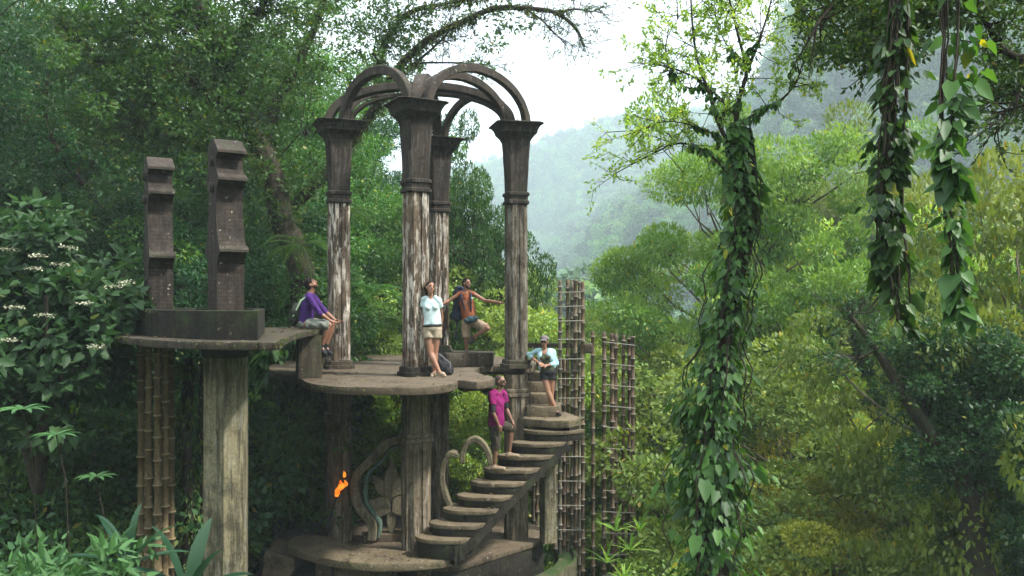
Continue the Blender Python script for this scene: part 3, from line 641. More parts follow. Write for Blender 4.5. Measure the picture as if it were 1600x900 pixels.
def human(J, F, HF, HU, k=1.0, female=False, beard=False):
    """J joints in world space, F facing, HF/HU head forward and up. returns skin prims"""
    up = (J['chest'] - J['pelvis']).normalized(); fr = frame(F, up); hf = frame(HF, HU); P = []; w = .9 if female else 1.0
    P += [ell(J['pelvis'], (.155 * k, .105 * k, .1 * k), fr), cone(J['pelvis'], J['chest'], .11 * k * w, .12 * k * w), ell(J['chest'], (.155 * k * w, .105 * k, .16 * k), fr)]
    if female: P += [ell(J['chest'] + fr.col[0] * s * .065 * k + fr.col[1] * .085 * k - up * .02, (.05, .045, .05), fr) for s in (-1, 1)]
    P += [cone(J['chest'] + up * .08 * k, J['neck'], .085 * k * w, .055 * k * w), cone(J['neck'] - up * .02, J['head'] - Vector(hf.col[2]) * .05 * k, .054 * k * w, .05 * k * w)]
    h = J['head']; r, f, u = hf.col
    P += [ell(h + u * .02 * k, (.074 * k, .092 * k, .095 * k), hf), ell(h - u * .035 * k + f * .02 * k, (.058 * k, .068 * k, .075 * k), hf), ell(h - u * .085 * k + f * .055 * k, (.03 * k, .026 * k, .022 * k), hf)]
    P += [cone(h + u * .018 * k + f * .088 * k, h - u * .022 * k + f * .106 * k, .009 * k, .015 * k), ell(h + u * .035 * k + f * .08 * k, (.05 * k, .016 * k, .012 * k), hf)]
    P += [ell(h + r * s * .077 * k - u * .005 * k, (.012 * k, .02 * k, .032 * k), hf) for s in (-1, 1)]
    for s in ('l', 'r'):
        S, E, W = J['sh_' + s], J['el_' + s], J['wr_' + s]
        P += [cone(J['neck'] - up * .05 * k, S, .05 * k * w, .052 * k * w), cone(S, E, .05 * k * w, .037 * k * w), cone(E, E.lerp(W, .35), .038 * k * w, .04 * k * w), cone(E.lerp(W, .35), W, .04 * k * w, .025 * k * w)]
        P += hand(W, J['hd_' + s], J['pn_' + s], J.get('ts_' + s, 1), J.get('cu_' + s, .4))
        Hh, K, A, T = J['hip_' + s], J['kn_' + s], J['an_' + s], J['to_' + s]
        P += [cone(Hh, K, .088 * k, .055 * k), ell(K, (.055 * k,) * 3), cone(K, K.lerp(A, .3), .052 * k, .056 * k), cone(K.lerp(A, .3), A, .056 * k, .034 * k)]
        d = (T - A); hd = Vector((d.x, d.y, 0)).normalized(); P += [cone(A - hd * .035 - Vector((0, 0, .03)), A, .034 * k, .036 * k), cone(A - Vector((0, 0, .02)), T, .036 * k, .026 * k)]
    return P
def face(h, HF, HU, k, par, glasses=False, beard=None):
    hf = frame(HF, HU); r, f, u = hf.col; h = Vector(h)
    if glasses: blob('sunglasses', [ell(h + r * s * .033 * k + u * .015 * k + f * .092 * k, (.03 * k, .012 * k, .02 * k), hf) for s in (-1, 1)] + [cone(h - r * .06 + u * .02 + f * .086, h + r * .06 + u * .02 + f * .086, .006, .006)] + [cone(h + r * s * .062 * k + u * .02 * k + f * .08 * k, h + r * s * .078 * k + u * .015 * k, .005, .005) for s in (-1, 1)], .004, M_glass, par, 1)
    else:
        for s in (-1, 1): blob('eye', [ell(h + r * s * .031 * k + u * .012 * k + f * .085 * k, (.013 * k, .009 * k, .008 * k), hf)], .003, M_eye, par, 1)
        for s in (-1, 1): blob('eyebrow', [cone(h + r * s * .016 * k + u * .036 * k + f * .094 * k, h + r * s * .048 * k + u * .034 * k + f * .082 * k, .005 * k, .004 * k)], .003, M_dark, par, 1)
    blob('mouth', [cone(h - r * .02 * k - u * .052 * k + f * .088 * k, h + r * .02 * k - u * .052 * k + f * .088 * k, .006 * k, .006 * k)], .003, M_lip, par, 1)
    if beard: blob('beard', [ell(h - u * .065 * k + f * .035 * k, (.06 * k, .045 * k, .034 * k), hf), ell(h - u * .092 * k + f * .05 * k, (.032 * k, .032 * k, .02 * k), hf)], .006, beard, par, 2, .004, 60)
def hair(h, HF, HU, k, par, extra=(), mat=None, short=True, vol=1.0):
    hf = frame(HF, HU); r, f, u = hf.col; h = Vector(h)
    P = [ell(h + u * .045 * k - f * .018 * k, (.083 * k * vol, .092 * k * vol, .084 * k * vol), hf), ell(h - f * .045 * k + u * .0 * k, (.076 * k * vol, .06 * k * vol, .085 * k * vol), hf)] + list(extra)
    return blob('hair', P, .007, mat or M_dark, par, 2, .008, 45)
V3 = Vector

# ---- standing woman, white shirt, leaning on the front column
Y = 15.82; k = .97
pw = root('person', (at(684, 588, Y).x, Y, -1.34), 'woman in a pale top and beige shorts leaning on the front column with crossed ankles', 'person')
J = dict(pelvis=at(676, 513, Y), chest=at(674, 479, Y + .02), neck=at(673.5, 463, Y + .03), head=at(672.5, 450, Y + .0), sh_r=at(662, 469, Y + .03), sh_l=at(685.5, 470, Y + .02), el_r=at(661, 494, Y + .06), wr_r=at(661.5, 516, Y + .0), el_l=at(690, 493, Y + .14), wr_l=at(689, 513, Y + .17),
         hd_r=V3((.05, -.1, -1)), pn_r=V3((1, 0, 0)), ts_r=1, hd_l=V3((-.1, 0, -1)), pn_l=V3((-1, 0, 0)), ts_l=-1, hip_r=at(669.5, 517, Y), hip_l=at(682, 517, Y), kn_r=at(672.5, 551, Y - .05), kn_l=at(680, 550, Y + .02), an_r=at(686, 580, Y - .12), an_l=at(679, 581, Y + .03), to_r=at(695, 586, Y - .22), to_l=at(675, 586.5, Y - .12))
HF, HU = (.45, -1, .25), (.1, .25, 1)
blob('body', human(J, (.15, -1, 0), HF, HU, k, True), .0075, skin('skin_warm', (.3, .15, .09)), pw, 3)
fr = frame((.15, -1, 0), J['chest'] - J['pelvis']); M_white = plain('pale_top', (.48, .6, .6), .85, .2, .06, 20); M_beige = plain('beige_cloth', (.34, .28, .2), .85, .2, .15, 30)
up_ = (J['chest'] - J['pelvis']).normalized()
blob('top', [ell(J['chest'] + up_ * .01, (.158, .118, .15), fr), cone(J['chest'], J['pelvis'] + up_ * .06, (.145, .115, fr), (.16, .122), True), cone(J['chest'] + up_ * .1, J['neck'] - up_ * .055, .1, .075, True)] + [ell(J['chest'] + fr.col[0] * s * .063 + fr.col[1] * .095 - up_ * .02, (.056, .05, .054), fr) for s in (-1, 1)] +
     [cone(J['sh_' + s].lerp(J['neck'], .4), J['sh_' + s], .062, .062) for s in 'lr'] + [cone(J['sh_' + s], J['sh_' + s].lerp(J['el_' + s], .42), .06, .066, True) for s in 'lr'], .0115, M_white, pw, 3, .012, 14)
blob('shorts', [ell(J['pelvis'], (.168, .122, .11), fr)] + [cone(J['hip_' + s] + V3((0, 0, .05)), J['hip_' + s].lerp(J['kn_' + s], .34), .1, .104, True) for s in 'lr'], .0115, M_beige, pw, 3, .01, 16)
blob('belt', [cone(J['pelvis'] + up_ * .025, J['pelvis'] + up_ * .062, (.176, .131, fr), (.172, .128), True)], .0115, M_blackcloth, pw, 1)
face(J['head'], HF, HU, k, pw); hf = frame(HF, HU)
hair(J['head'], HF, HU, k, pw, [cone(J['head'] - Vector(hf.col[1]) * .07, at(668, 470, Y + .08), .06, .045), cone(J['head'] + Vector(hf.col[0]) * .07 - Vector(hf.col[1]) * .04, at(680.5, 470, Y + .04), .04, .03), cone(J['head'] - Vector(hf.col[0]) * .07 - Vector(hf.col[1]) * .04, at(665.5, 467, Y + .03), .04, .03)])
for s in 'lr': d = J['to_' + s] - J['an_' + s]; blob('sandal', [cone(J['an_' + s] + V3((0, 0, -.055)) - d * .3, J['to_' + s] + V3((0, 0, -.012)), .032, .03), cone(J['an_' + s].lerp(J['to_' + s], .55) + V3((0, 0, -.01)), J['an_' + s].lerp(J['to_' + s], .75), .038, .036)], .008, M_beige, pw, 1)

# ---- man in brown sleeveless shirt, one leg raised, arms wide
Y = 19.15; k = .98
pm = root('person', (at(729, 553, Y).x, Y, -1.14), 'man in a sleeveless brown shirt balancing on one leg with both arms held out', 'person')
J = dict(pelvis=at(734, 500, Y), chest=at(729.5, 474, Y), neck=at(727.5, 456, Y + .0), head=at(729, 443, Y), sh_r=at(715.5, 461, Y), sh_l=at(741, 460, Y), el_r=at(701.5, 470, Y - .02), wr_r=at(692, 475, Y - .1), el_l=at(758, 470, Y - .1), wr_l=at(779, 472.5, Y - .45),
         hd_r=V3((-1, -.2, -.2)), pn_r=V3((0, -.3, -1)), ts_r=1, hd_l=V3((1, -.3, -.15)), pn_l=V3((0, -.3, -1)), ts_l=-1, hip_r=at(728, 504, Y), hip_l=at(741, 504, Y), kn_r=at(728.5, 529, Y - .02), kn_l=at(762, 513, Y - .25), an_r=at(729, 547, Y + .02), an_l=at(739, 527, Y - .12), to_r=at(729, 551, Y - .18), to_l=at(733, 535, Y - .14))
HF, HU = (.8, -.75, .12), (.0, .1, 1)
blob('body', human(J, (.2, -1, 0), HF, HU, k), .0075, skin('skin_tan', (.26, .12, .07)), pm, 3)
fr = frame((.2, -1, 0), J['chest'] - J['pelvis']); up_ = (J['chest'] - J['pelvis']).normalized(); M_rust = plain('rust_cloth', (.22, .07, .03), .85, .2, .15, 20); M_khaki = plain('khaki_cloth', (.28, .21, .14), .85, .2, .2, 30); M_teal2 = plain('teal_cloth', (.03, .06, .07), .8, .2, .3, 30)
blob('shirt', [ell(J['chest'], (.168, .12, .165), fr), cone(J['chest'], J['pelvis'] + up_ * .0, (.155, .118, fr), (.16, .12), True), cone(J['chest'] + up_ * .1, J['neck'] - up_ * .03, .11, .075, True)] + [cone(J['sh_' + s].lerp(J['neck'], .5), J['sh_' + s].lerp(J['neck'], .15), .062, .06) for s in 'lr'], .0115, M_rust, pm, 3, .012, 14)
blob('shorts', [ell(J['pelvis'] - up_ * .03, (.17, .125, .115), fr), cone(J['hip_r'], J['hip_r'].lerp(J['kn_r'], .95), .105, .09, True), cone(J['hip_l'], J['hip_l'].lerp(J['kn_l'], .88), .105, .088, True)], .0115, M_khaki, pm, 3, .012, 16)
blob('waist_bag', [ell(at(736, 499, Y - .16), (.16, .06, .075), frame((.2, -1, 0), (-.25, 0, 1)))], .01, M_teal2, pm, 2, .01, 20)
blob('shoe', [cone(J['an_l'], J['to_l'], .045, .038), cone(J['an_l'] + V3((.03, 0, .02)), J['to_l'], .04, .035)], .01, M_shoe, pm); blob('shoe', [cone(J['an_r'] + V3((0, .04, -.03)), J['to_r'], .045, .038)], .01, M_shoe, pm)
face(J['head'], HF, HU, k, pm, False, M_dark); hair(J['head'], HF, HU, k, pm, vol=1.02)
blob('badge', [ell(at(737, 466, Y - .125), (.035, .006, .028), fr)], .005, M_white, pm, 1)
bp = root('backpack', at(716, 480, Y + .2), 'tall dark blue black backpack worn by the man in the brown shirt', 'backpack'); M_pack = plain('navy_pack', (.016, .02, .035), .8)
blob('pack_body', [cone(at(716, 458, Y + .2), at(716, 493, Y + .22), (.12, .1, frame((0, -1, 0))), (.13, .12), False), ell(at(712, 494, Y + .12), (.13, .1, .1)), ell(at(717, 452, Y + .2), (.1, .1, .09)), cone(at(714, 500, Y + .2), at(712.5, 530, Y + .2), .025, .02)], .012, M_pack, bp, 2, .02, 10)
for s in 'lr': blob('shoulder_strap', [cone(J['sh_' + s].lerp(J['neck'], .35) + V3((0, .0, .06)), J['chest'].lerp(J['sh_' + s], .55) + V3((0, -.13, 0)), .024, .022), cone(J['chest'].lerp(J['sh_' + s], .55) + V3((0, -.13, 0)), J['pelvis'].lerp(J['sh_' + s], .35) + V3((.0, -.1, 0)), .022, .018)], .01, M_pack, bp, 2)

# ---- woman on the stair landing
Y = 17.75; k = .95
ps = root('person', (at(864, 648, Y).x, Y, -2.28), 'woman in a grey cap, light blue open shirt and black shorts on the stair landing', 'person')
J = dict(pelvis=at(856, 582, Y), chest=at(852.5, 557, Y), neck=at(851, 545.5, Y), head=at(850.5, 534.5, Y - .03), sh_r=at(840, 549, Y), sh_l=at(864, 550, Y + .02), el_r=at(826, 555, Y + .12), wr_r=at(841, 566.5, Y - .14), el_l=at(869, 568.5, Y + .02), wr_l=at(855, 571, Y - .17),
         hd_r=V3((1, -.2, -.35)), pn_r=V3((0, .4, -1)), ts_r=-1, hd_l=V3((-1, -.15, .0)), pn_l=V3((0, .5, -1)), ts_l=1, hip_r=at(850.5, 585, Y), hip_l=at(861, 585, Y), kn_r=at(856, 611, Y - .06), kn_l=at(862, 611, Y + .02), an_r=at(869, 641, Y - .1), an_l=at(859, 641, Y + .05), to_r=at(875, 647.5, Y - .22), to_l=at(856, 647, Y - .1))
HF, HU = (-.25, -1, -.2), (.0, -.1, 1)
blob('body', human(J, (-.15, -1, 0), HF, HU, k, True), .0075, bpy.data.materials['skin_warm'], ps, 3)
fr = frame((-.15, -1, 0), J['chest'] - J['pelvis']); up_ = (J['chest'] - J['pelvis']).normalized(); M_lblue = plain('light_blue_cloth', (.32, .5, .54), .85, .2, .08, 20); M_olive2 = plain('olive_cloth', (.05, .06, .03), .85, .2, .4, 40)
blob('vest', [ell(J['chest'] - up_ * .01, (.148, .112, .12), fr), cone(J['chest'], J['pelvis'] + up_ * .04, (.14, .112, fr), (.155, .115), True)] + [ell(J['chest'] + fr.col[0] * s * .06 + fr.col[1] * .09 - up_ * .02, (.054, .05, .05), fr) for s in (-1, 1)], .0115, M_olive2, ps, 3, .008, 16)
blob('open_shirt', [ell(J['chest'] + fr.col[0] * s * .085 + fr.col[1] * -.01, (.095, .125, .155), fr) for s in (-1, 1)] + [cone(J['chest'] + fr.col[0] * s * .1, J['pelvis'] + fr.col[0] * s * .12 + up_ * .07, .062, .055, True) for s in (-1, 1)] + [cone(J['sh_' + s].lerp(J['neck'], .3), J['sh_' + s], .06, .06) for s in 'lr'] + [cone(J['sh_' + s], J['el_' + s], .058, .05) for s in 'lr'] + [cone(J['el_' + s], J['el_' + s].lerp(J['wr_' + s], .72 if s == 'l' else .4), .05, .044, True) for s in 'lr'], .0115, M_lblue, ps, 3, .012, 14)
blob('shorts', [ell(J['pelvis'], (.168, .122, .11), fr)] + [cone(J['hip_' + s] + V3((0, 0, .05)), J['hip_' + s].lerp(J['kn_' + s], .3), .1, .1, True) for s in 'lr'], .0115, M_blackcloth, ps, 3, .008, 16)
for s in 'lr': blob('shoe', [cone(J['an_' + s] + V3((0, .02, -.04)), J['to_' + s], .045, .036), cone(J['an_' + s] + V3((0, .03, -.04)), J['an_' + s] + V3((0, .0, .0)), .042, .038)], .0115, M_shoe, ps, 2)
face(J['head'], HF, HU, k, ps, True); hf = frame(HF, HU); hair(J['head'], HF, HU, k, ps, [cone(J['head'] - Vector(hf.col[1]) * .06, at(852, 547, Y + .1), .055, .03)], vol=.98)
M_cap = plain('grey_cap', (.14, .12, .12), .85); blob('cap', [ell(J['head'] + Vector(hf.col[2]) * .075 - Vector(hf.col[1]) * .01, (.088, .1, .062), hf), ell(J['head'] + Vector(hf.col[2]) * .052 + Vector(hf.col[1]) * .09, (.07, .055, .012), hf)], .008, M_cap, ps, 2)

# ---- man in magenta climbing the stairs
Y = 16.32; k = .97
pg = root('person', (at(776, 728, Y).x, Y, -3.08), 'bearded man in a magenta shirt and dark shorts climbing the stairs with one foot higher', 'person')
zs = lambda px, z, y_: V3(((px - 800) / FPX * y_, y_, z))
J = dict(pelvis=at(775, 662, Y), chest=at(776, 630, Y), neck=at(778.5, 611, Y), head=at(781.5, 596.5, Y), sh_r=at(768.5, 616, Y - .1), sh_l=at(786, 614.5, Y + .14), el_r=at(770.5, 645, Y - .2), wr_r=at(779, 664, Y - .2), el_l=at(791, 638, Y + .16), wr_l=at(800, 658, Y + .1),
         hd_r=V3((.25, -.1, -1)), pn_r=V3((0, 1, 0)), ts_r=1, hd_l=V3((.6, 0, -.8)), pn_l=V3((-.6, 0, -.8)), ts_l=-1, hip_r=at(773, 666, Y - .08), hip_l=at(778, 665, Y + .09), kn_r=at(774.5, 690, Y - .1), kn_l=at(799, 668, Y + .1), an_r=zs(772.5, -2.99, Y - .06), an_l=zs(795.5, -2.79, Y + .12), to_r=zs(787, -3.045, Y - .1), to_l=zs(809, -2.845, Y + .08))
HF, HU = (1, -.35, .08), (-.05, 0, 1)
blob('body', human(J, (1, -.3, 0), HF, HU, k), .0075, skin('skin_brown', (.2, .1, .06)), pg, 3)
fr = frame((1, -.3, 0), J['chest'] - J['pelvis']); up_ = (J['chest'] - J['pelvis']).normalized(); M_mag = plain('magenta_cloth', (.19, .01, .095), .85, .2, .12, 20); M_camo = plain('dark_patterned_cloth', (.05, .042, .03), .85, .2, .6, 25)
blob('shirt', [ell(J['chest'], (.175, .13, .165), fr), cone(J['chest'], J['pelvis'] + up_ * -.03, (.165, .135, fr), (.175, .15), True), cone(J['chest'] + up_ * .1, J['neck'] - up_ * .02, .11, .07, True)] + [cone(J['sh_' + s].lerp(J['neck'], .4), J['sh_' + s], .068, .068) for s in 'lr'] + [cone(J['sh_' + s], J['sh_' + s].lerp(J['el_' + s], .6), .068, .074, True) for s in 'lr'], .0115, M_mag, pg, 3, .014, 14)
for s in 'lr': blob('under_sleeve', [cone(J['sh_' + s].lerp(J['el_' + s], .5), J['sh_' + s].lerp(J['el_' + s], .98), .056, .052, True)], .008, M_blackcloth, pg, 2)
blob('shorts', [ell(J['pelvis'] - up_ * .03, (.17, .135, .12), fr), cone(J['hip_r'], J['hip_r'].lerp(J['kn_r'], 1.0), .11, .088, True), cone(J['kn_r'], J['kn_r'].lerp(J['an_r'], .3), .088, .085, True), cone(J['hip_l'], J['kn_l'], .11, .085, True), cone(J['kn_l'] - V3((.0, 0, -.0)), J['kn_l'].lerp(J['an_l'], .15), .083, .08, True)], .0115, M_camo, pg, 3, .014, 16)
for s in 'lr': blob('shoe', [cone(J['an_' + s] + V3((-.03, 0, -.045)), J['to_' + s], .045, .038), cone(J['an_' + s] + V3((-.02, 0, -.04)), J['an_' + s], .044, .04)], .0115, M_khaki, pg, 2)
face(J['head'], HF, HU, k, pg, True, M_dark); hair(J['head'], HF, HU, k, pg, mat=plain('short_brown_hair', (.05, .03, .02), .7), vol=.95)

# ---- seated man in purple, looking up
Y = 15.8; k = .98
pp = root('person', (at(480, 512, Y).x, Y, -.5), 'man in a purple long sleeved shirt sitting on the plate edge, head thrown back', 'person')
J = dict(pelvis=at(477.5, 503, Y), chest=at(481.5, 475, Y), neck=at(485.5, 457.5, Y), head=at(486.5, 444.5, Y), sh_r=at(483, 466, Y - .17), sh_l=at(489, 465, Y + .17), el_r=at(499, 489, Y - .2), wr_r=at(517, 502, Y - .14), el_l=at(507, 486, Y + .2), wr_l=at(524, 500.5, Y + .12),
         hd_r=V3((1, .0, -.22)), pn_r=V3((0, -.2, 1)), ts_r=-1, hd_l=V3((1, -.1, -.2)), pn_l=V3((0, .2, 1)), ts_l=1, hip_r=at(480, 506.5, Y - .1), hip_l=at(481, 506, Y + .1), kn_r=at(515, 508, Y - .14), kn_l=at(520, 507, Y + .12), an_r=at(502.5, 541, Y - .12), an_l=at(509, 541, Y + .1), to_r=at(508, 553, Y - .16), to_l=at(516, 552, Y + .08))
HF, HU = (.85, -.15, .6), (-.6, 0, .85)
blob('body', human(J, (1, -.05, 0), HF, HU, k), .0075, bpy.data.materials['skin_tan'], pp, 3)
fr = frame((1, -.05, 0), J['chest'] - J['pelvis']); up_ = (J['chest'] - J['pelvis']).normalized(); M_pur = plain('purple_cloth', (.045, .012, .11), .8, .25, .12, 20); M_gshort = plain('grey_green_cloth', (.16, .17, .14), .85, .2, .4, 30)
blob('shirt', [ell(J['chest'], (.172, .125, .17), fr), cone(J['chest'], J['pelvis'] + up_ * -.02, (.16, .125, fr), (.165, .135), True), cone(J['chest'] + up_ * .1, J['neck'] - up_ * .0, .1, .066, True)] + [cone(J['sh_' + s].lerp(J['neck'], .4), J['sh_' + s], .064, .066) for s in 'lr'] + [cone(J['sh_' + s], J['el_' + s], .066, .052) for s in 'lr'] + [cone(J['el_' + s], J['el_' + s].lerp(J['wr_' + s], .25), .052, .048, True) for s in 'lr'], .0115, M_pur, pp, 3, .01, 14)
blob('shorts', [ell(J['pelvis'] - up_ * .02, (.17, .14, .12), fr)] + [cone(J['hip_' + s], J['kn_' + s], .105, .085, True) for s in 'lr'], .0115, M_gshort, pp, 3, .014, 16)
for s in 'lr': blob('shoe', [cone(J['an_' + s] + V3((-.03, 0, -.05)), J['to_' + s], .055, .045), cone(J['an_' + s] + V3((-.02, 0, -.05)), J['an_' + s] + V3((0, 0, .03)), .055, .048)], .0115, M_blackcloth, pp, 2)
face(J['head'], HF, HU, k, pp, False, M_dark); hair(J['head'], HF, HU, k, pp, vol=1.12)
bq = root('backpack', at(464, 500, Y), 'small dark backpack with pale green straps on the back of the seated man', 'backpack')
blob('pack_body', [ell(at(463, 489, Y), (.1, .15, .19)), ell(at(459, 499, Y), (.08, .14, .1))], .012, plain('dark_green_pack', (.02, .025, .018), .8), bq, 2, .02, 12)
M_pgreen = plain('pale_green_strap', (.3, .42, .25), .8)
for y_ in (-.12, .12): blob('strap', [cone(at(484, 464, Y + y_) + V3((0, 0, .04)), at(470, 470, Y + y_), .02, .02), cone(at(470, 470, Y + y_), at(458, 494, Y + y_), .02, .018)], .0115, M_pgreen, bq, 2)
# ---- black backpack on the platform
Y = 15.9
bk = root('backpack', at(694, 588, Y), 'slumped black backpack standing on the platform behind the woman in the pale top', 'backpack')
blob('pack_body', [cone(at(684, 560, Y + .25), at(697, 579, Y + .2), (.11, .1, frame((0, -1, 0))), (.13, .11)), ell(at(698, 579, Y + .16), (.1, .1, .09)), ell(at(683, 557, Y + .25), (.08, .08, .07))], .011, M_blackcloth, bk, 2, .02, 12)
blob('strap', [cone(at(685, 553, Y + .2), at(703, 567, Y + .12), .014, .014), cone(at(703, 567, Y + .12), at(704, 582, Y + .1), .014, .014)], .008, plain('grey_strap', (.12, .12, .13), .7), bk, 2)
# ================================================================ terrain
AZ = [-180, -120, -60, -30, -20, -12, -8, -5, -2, 0, 2, 6, 8, 12, 15.2, 17.5, 21.5, 30, 45, 90, 180]
ROWS = {
 0:    [-4.5] * 21,
 9:    [-5, -5, -4.2, -4.2, -4.6, -5.5, -6, -6.3, -6.6, -6.8, -7, -7.5, -8, -8.5, -9, -9, -9, -9, -8, -7, -5],
 20:   [-5, -4, -4, -5.0, -5.6, -6.4, -6.8, -7, -7.3, -7.6, -8, -9, -10, -11, -11.5, -12, -12, -12, -10, -8, -5],
 40:   [0, 2, 2, -2, -3.5, -5.5, -7, -9, -11, -13, -14, -16, -17, -18, -18, -18, -18, -17, -12, -6, 0],
 80:   [10, 12, 12, 2, -1, -5, -9, -14, -18, -20, -21, -23, -24, -24, -23.5, -23, -22, -20, -10, 5, 10],
 200: [45.0, 45.0, 39.0, 15.0, 6.0, -6.0, -15.0, -25.5, -31.5, -33.0, -33.0, -30.0, -28.5, -24.0, -19.5, -15.0, -6.0, 9.0, 22.5, 37.5, 45.0],
 440: [100, 100, 90, 44, 24, 0, -16, -24, -20, -16, -6, 30, 42, 60, 76, 120, 156, 196, 200, 140, 100],
 600: [120, 120, 100, 56, 36, 20, 16, 12, 10, 12, 16, 44, 52, 76, 100, 140, 192, 236, 236, 160, 120],
 900: [160, 160, 132, 88, 84, 92, 100, 112, 122, 132, 144, 160, 164, 172, 180, 196, 236, 256, 250, 180, 160],
 1300: [168, 168, 140, 96, 96, 104, 120, 124, 132, 136, 140, 148, 152, 160, 172, 192, 228, 256, 250, 180, 168],
 1800: [96] * 21,
}
RK = sorted(ROWS); AZA = np.array(AZ, float); TAB = np.array([ROWS[k] for k in RK], float)
def hgt(x, y):
    x = np.asarray(x, float); y = np.asarray(y, float)
    r = np.hypot(x, y); a = np.degrees(np.arctan2(x, y))
    vals = np.stack([np.interp(a, AZA, TAB[i]) for i in range(len(RK))])
    i = np.clip(np.searchsorted(RK, r, side='right') - 1, 0, len(RK) - 2); rk = np.array(RK, float)
    t = np.clip((r - rk[i]) / (rk[i + 1] - rk[i]), 0, 1); t = t * t * (3 - 2 * t) * .6 + t * .4
    v0 = np.take_along_axis(vals, i[None], 0)[0] if vals.ndim > 1 else vals[i]; v1 = np.take_along_axis(vals, i[None] + 1, 0)[0] if vals.ndim > 1 else vals[i + 1]
    z = v0 * (1 - t) + v1 * t
    am = np.clip((r - 30) / 200, 0, 1)
    z = z + am * (6 * np.sin(x / 37 + 1.3 * np.sin(y / 51)) * np.sin(y / 43 + .8) + 3 * np.sin(x / 17 + 2) * np.sin(y / 19 + np.sin(x / 23)))
    return z
def H(x, y): return float(hgt(np.array([x]), np.array([y]))[0])
rr_ = np.concatenate([np.linspace(0, 60, 31), np.linspace(66, 460, 50), np.linspace(480, 1800, 60)]); aa_ = np.radians(np.linspace(-180, 180, 241)[:-1])
RR, AA = np.meshgrid(rr_[1:], aa_, indexing='ij'); gx = RR * np.sin(AA); gy = RR * np.cos(AA); gz = hgt(gx.ravel(), gy.ravel())
GV = np.concatenate([[[0, 0, -4.5]], np.stack([gx.ravel(), gy.ravel(), gz], 1)]); na = len(aa_); nr = len(rr_) - 1
i_ = np.arange(nr - 1)[:, None]; j_ = np.arange(na)[None]
GF = (np.stack([i_ * na + j_, i_ * na + (j_ + 1) % na, (i_ + 1) * na + (j_ + 1) % na, (i_ + 1) * na + j_], -1).reshape(-1, 4) + 1)
GF3 = np.stack([np.zeros(na, int), 1 + (np.arange(na) + 1) % na, 1 + np.arange(na)], 1)
M_ground, t_, b_, o_ = mat_new('forest_floor'); tcg = nod(t_, 'ShaderNodeTexCoord'); v_ = tcg.outputs['Object']
c_ = mixc(t_, noise_mask(t_, v_, .9, .4, .6), (.035, .028, .016), (.03, .05, .014)); c_ = mixc(t_, noise_mask(t_, v_, .035, .5, .6), c_, (.06, .085, .03))
t_.links.new(c_, b_.inputs['Base Color']); b_.inputs['Roughness'].default_value = .95
tag(from_np('ground', GV, [GF, GF3], M_ground, None, smooth=True), kind='structure')

# ================================================================ leaves
def unit(v): return v / (np.linalg.norm(v, axis=-1, keepdims=True) + 1e-9)
def leaves(mb, P, T, N, L, W, tint, kind=4, fold=.18, droop=0.0):
    n = len(P); T = unit(T); S = unit(np.cross(T, N)); N = np.cross(S, T)
    L = np.broadcast_to(L, (n,))[:, None]; W = np.broadcast_to(W, (n,))[:, None]; tip = P + T * L - np.array([0, 0, 1.0]) * L * droop
    if kind == 4:
        V = np.stack([P, P + T * L * .45 + S * W / 2 + N * W * fold, tip, P + T * L * .45 - S * W / 2 + N * W * fold], 1).reshape(-1, 3)
        F = np.arange(n * 4).reshape(n, 4); k = 4
    else:   # heart / broad leaf: two quads folded on the midrib
        dz = np.array([0, 0, 1.0]) * L * droop
        V = np.stack([P, P - T * L * .10 + S * W * .30 + N * W * fold * .6, P + T * L * .28 + S * W * .5 + N * W * fold - dz * .2, P + T * L * .72 + S * W * .25 + N * W * fold * .5 - dz * .6, tip,
                      P + T * L * .72 - S * W * .25 + N * W * fold * .5 - dz * .6, P + T * L * .28 - S * W * .5 + N * W * fold - dz * .2, P - T * L * .10 - S * W * .30 + N * W * fold * .6], 1).reshape(-1, 3)
        b = np.arange(n)[:, None] * 8
        F = np.concatenate([b + np.array([[0, 1, 2, 3]]), b + np.array([[0, 5, 6, 7]])]); F3 = np.concatenate([b + np.array([[0, 3, 4]]), b + np.array([[0, 4, 5]])]); F = [F, F3]; k = 8
    mb.add(V, F, np.repeat(tint, k, axis=0))
def cloud(mb, rng, Cn, n_per, rad, L, aspect=.5, flat=.6, up=.5, kind=4, droop=.0, hang=0.0, shell=.5, tintw=.6, leafdroop=.0, lvar=.35, nr=.45):
    """leaf clumps: for every centre in Cn a squashed ball of leaves"""
    Cn = np.asarray(Cn, float); m = len(Cn); rad = np.broadcast_to(rad, (m,))
    idx = np.repeat(np.arange(m), n_per); n = len(idx)
    D = unit(rng.normal(size=(n, 3))); q = rng.uniform(shell, 1, n) ** .7
    off = D * (q * rad[idx])[:, None]; off[:, 2] *= flat; off[:, 2] -= hang * rng.uniform(0, 1, n) * rad[idx]
    P = Cn[idx] + off
    N = unit(D * (.7 if nr > .4 else 1.0) + np.array([0, 0, up]) + rng.normal(size=(n, 3)) * nr)
    T = unit(D + rng.normal(size=(n, 3)) * .6 + np.array([0, 0, -droop]))
    ct = rng.uniform(0, 1, m); tint = np.stack([np.clip(ct[idx] * tintw + rng.uniform(0, 1, n) * (1 - tintw), 0, 1), rng.uniform(0, 1, n), rng.uniform(0, 1, n), np.ones(n)], 1)
    Ls = L * rng.uniform(1 - lvar, 1 + lvar, n)
    leaves(mb, P, T, N, Ls, Ls * aspect, tint, kind, droop=leafdroop)
def ell_pts(rng, n, r, c, inner=.35, lump=.25, seed=0):
    D = unit(rng.normal(size=(n, 3))); q = rng.uniform(inner ** 2, 1, n) ** .5
    lp = np.array([1 + lump * mnoise.noise(Vector(d * 1.9) + Vector((seed * 3.1, 0, 0))) * 2 for d in D])
    return D * (q * lp)[:, None] * np.array(r) + np.array(c)
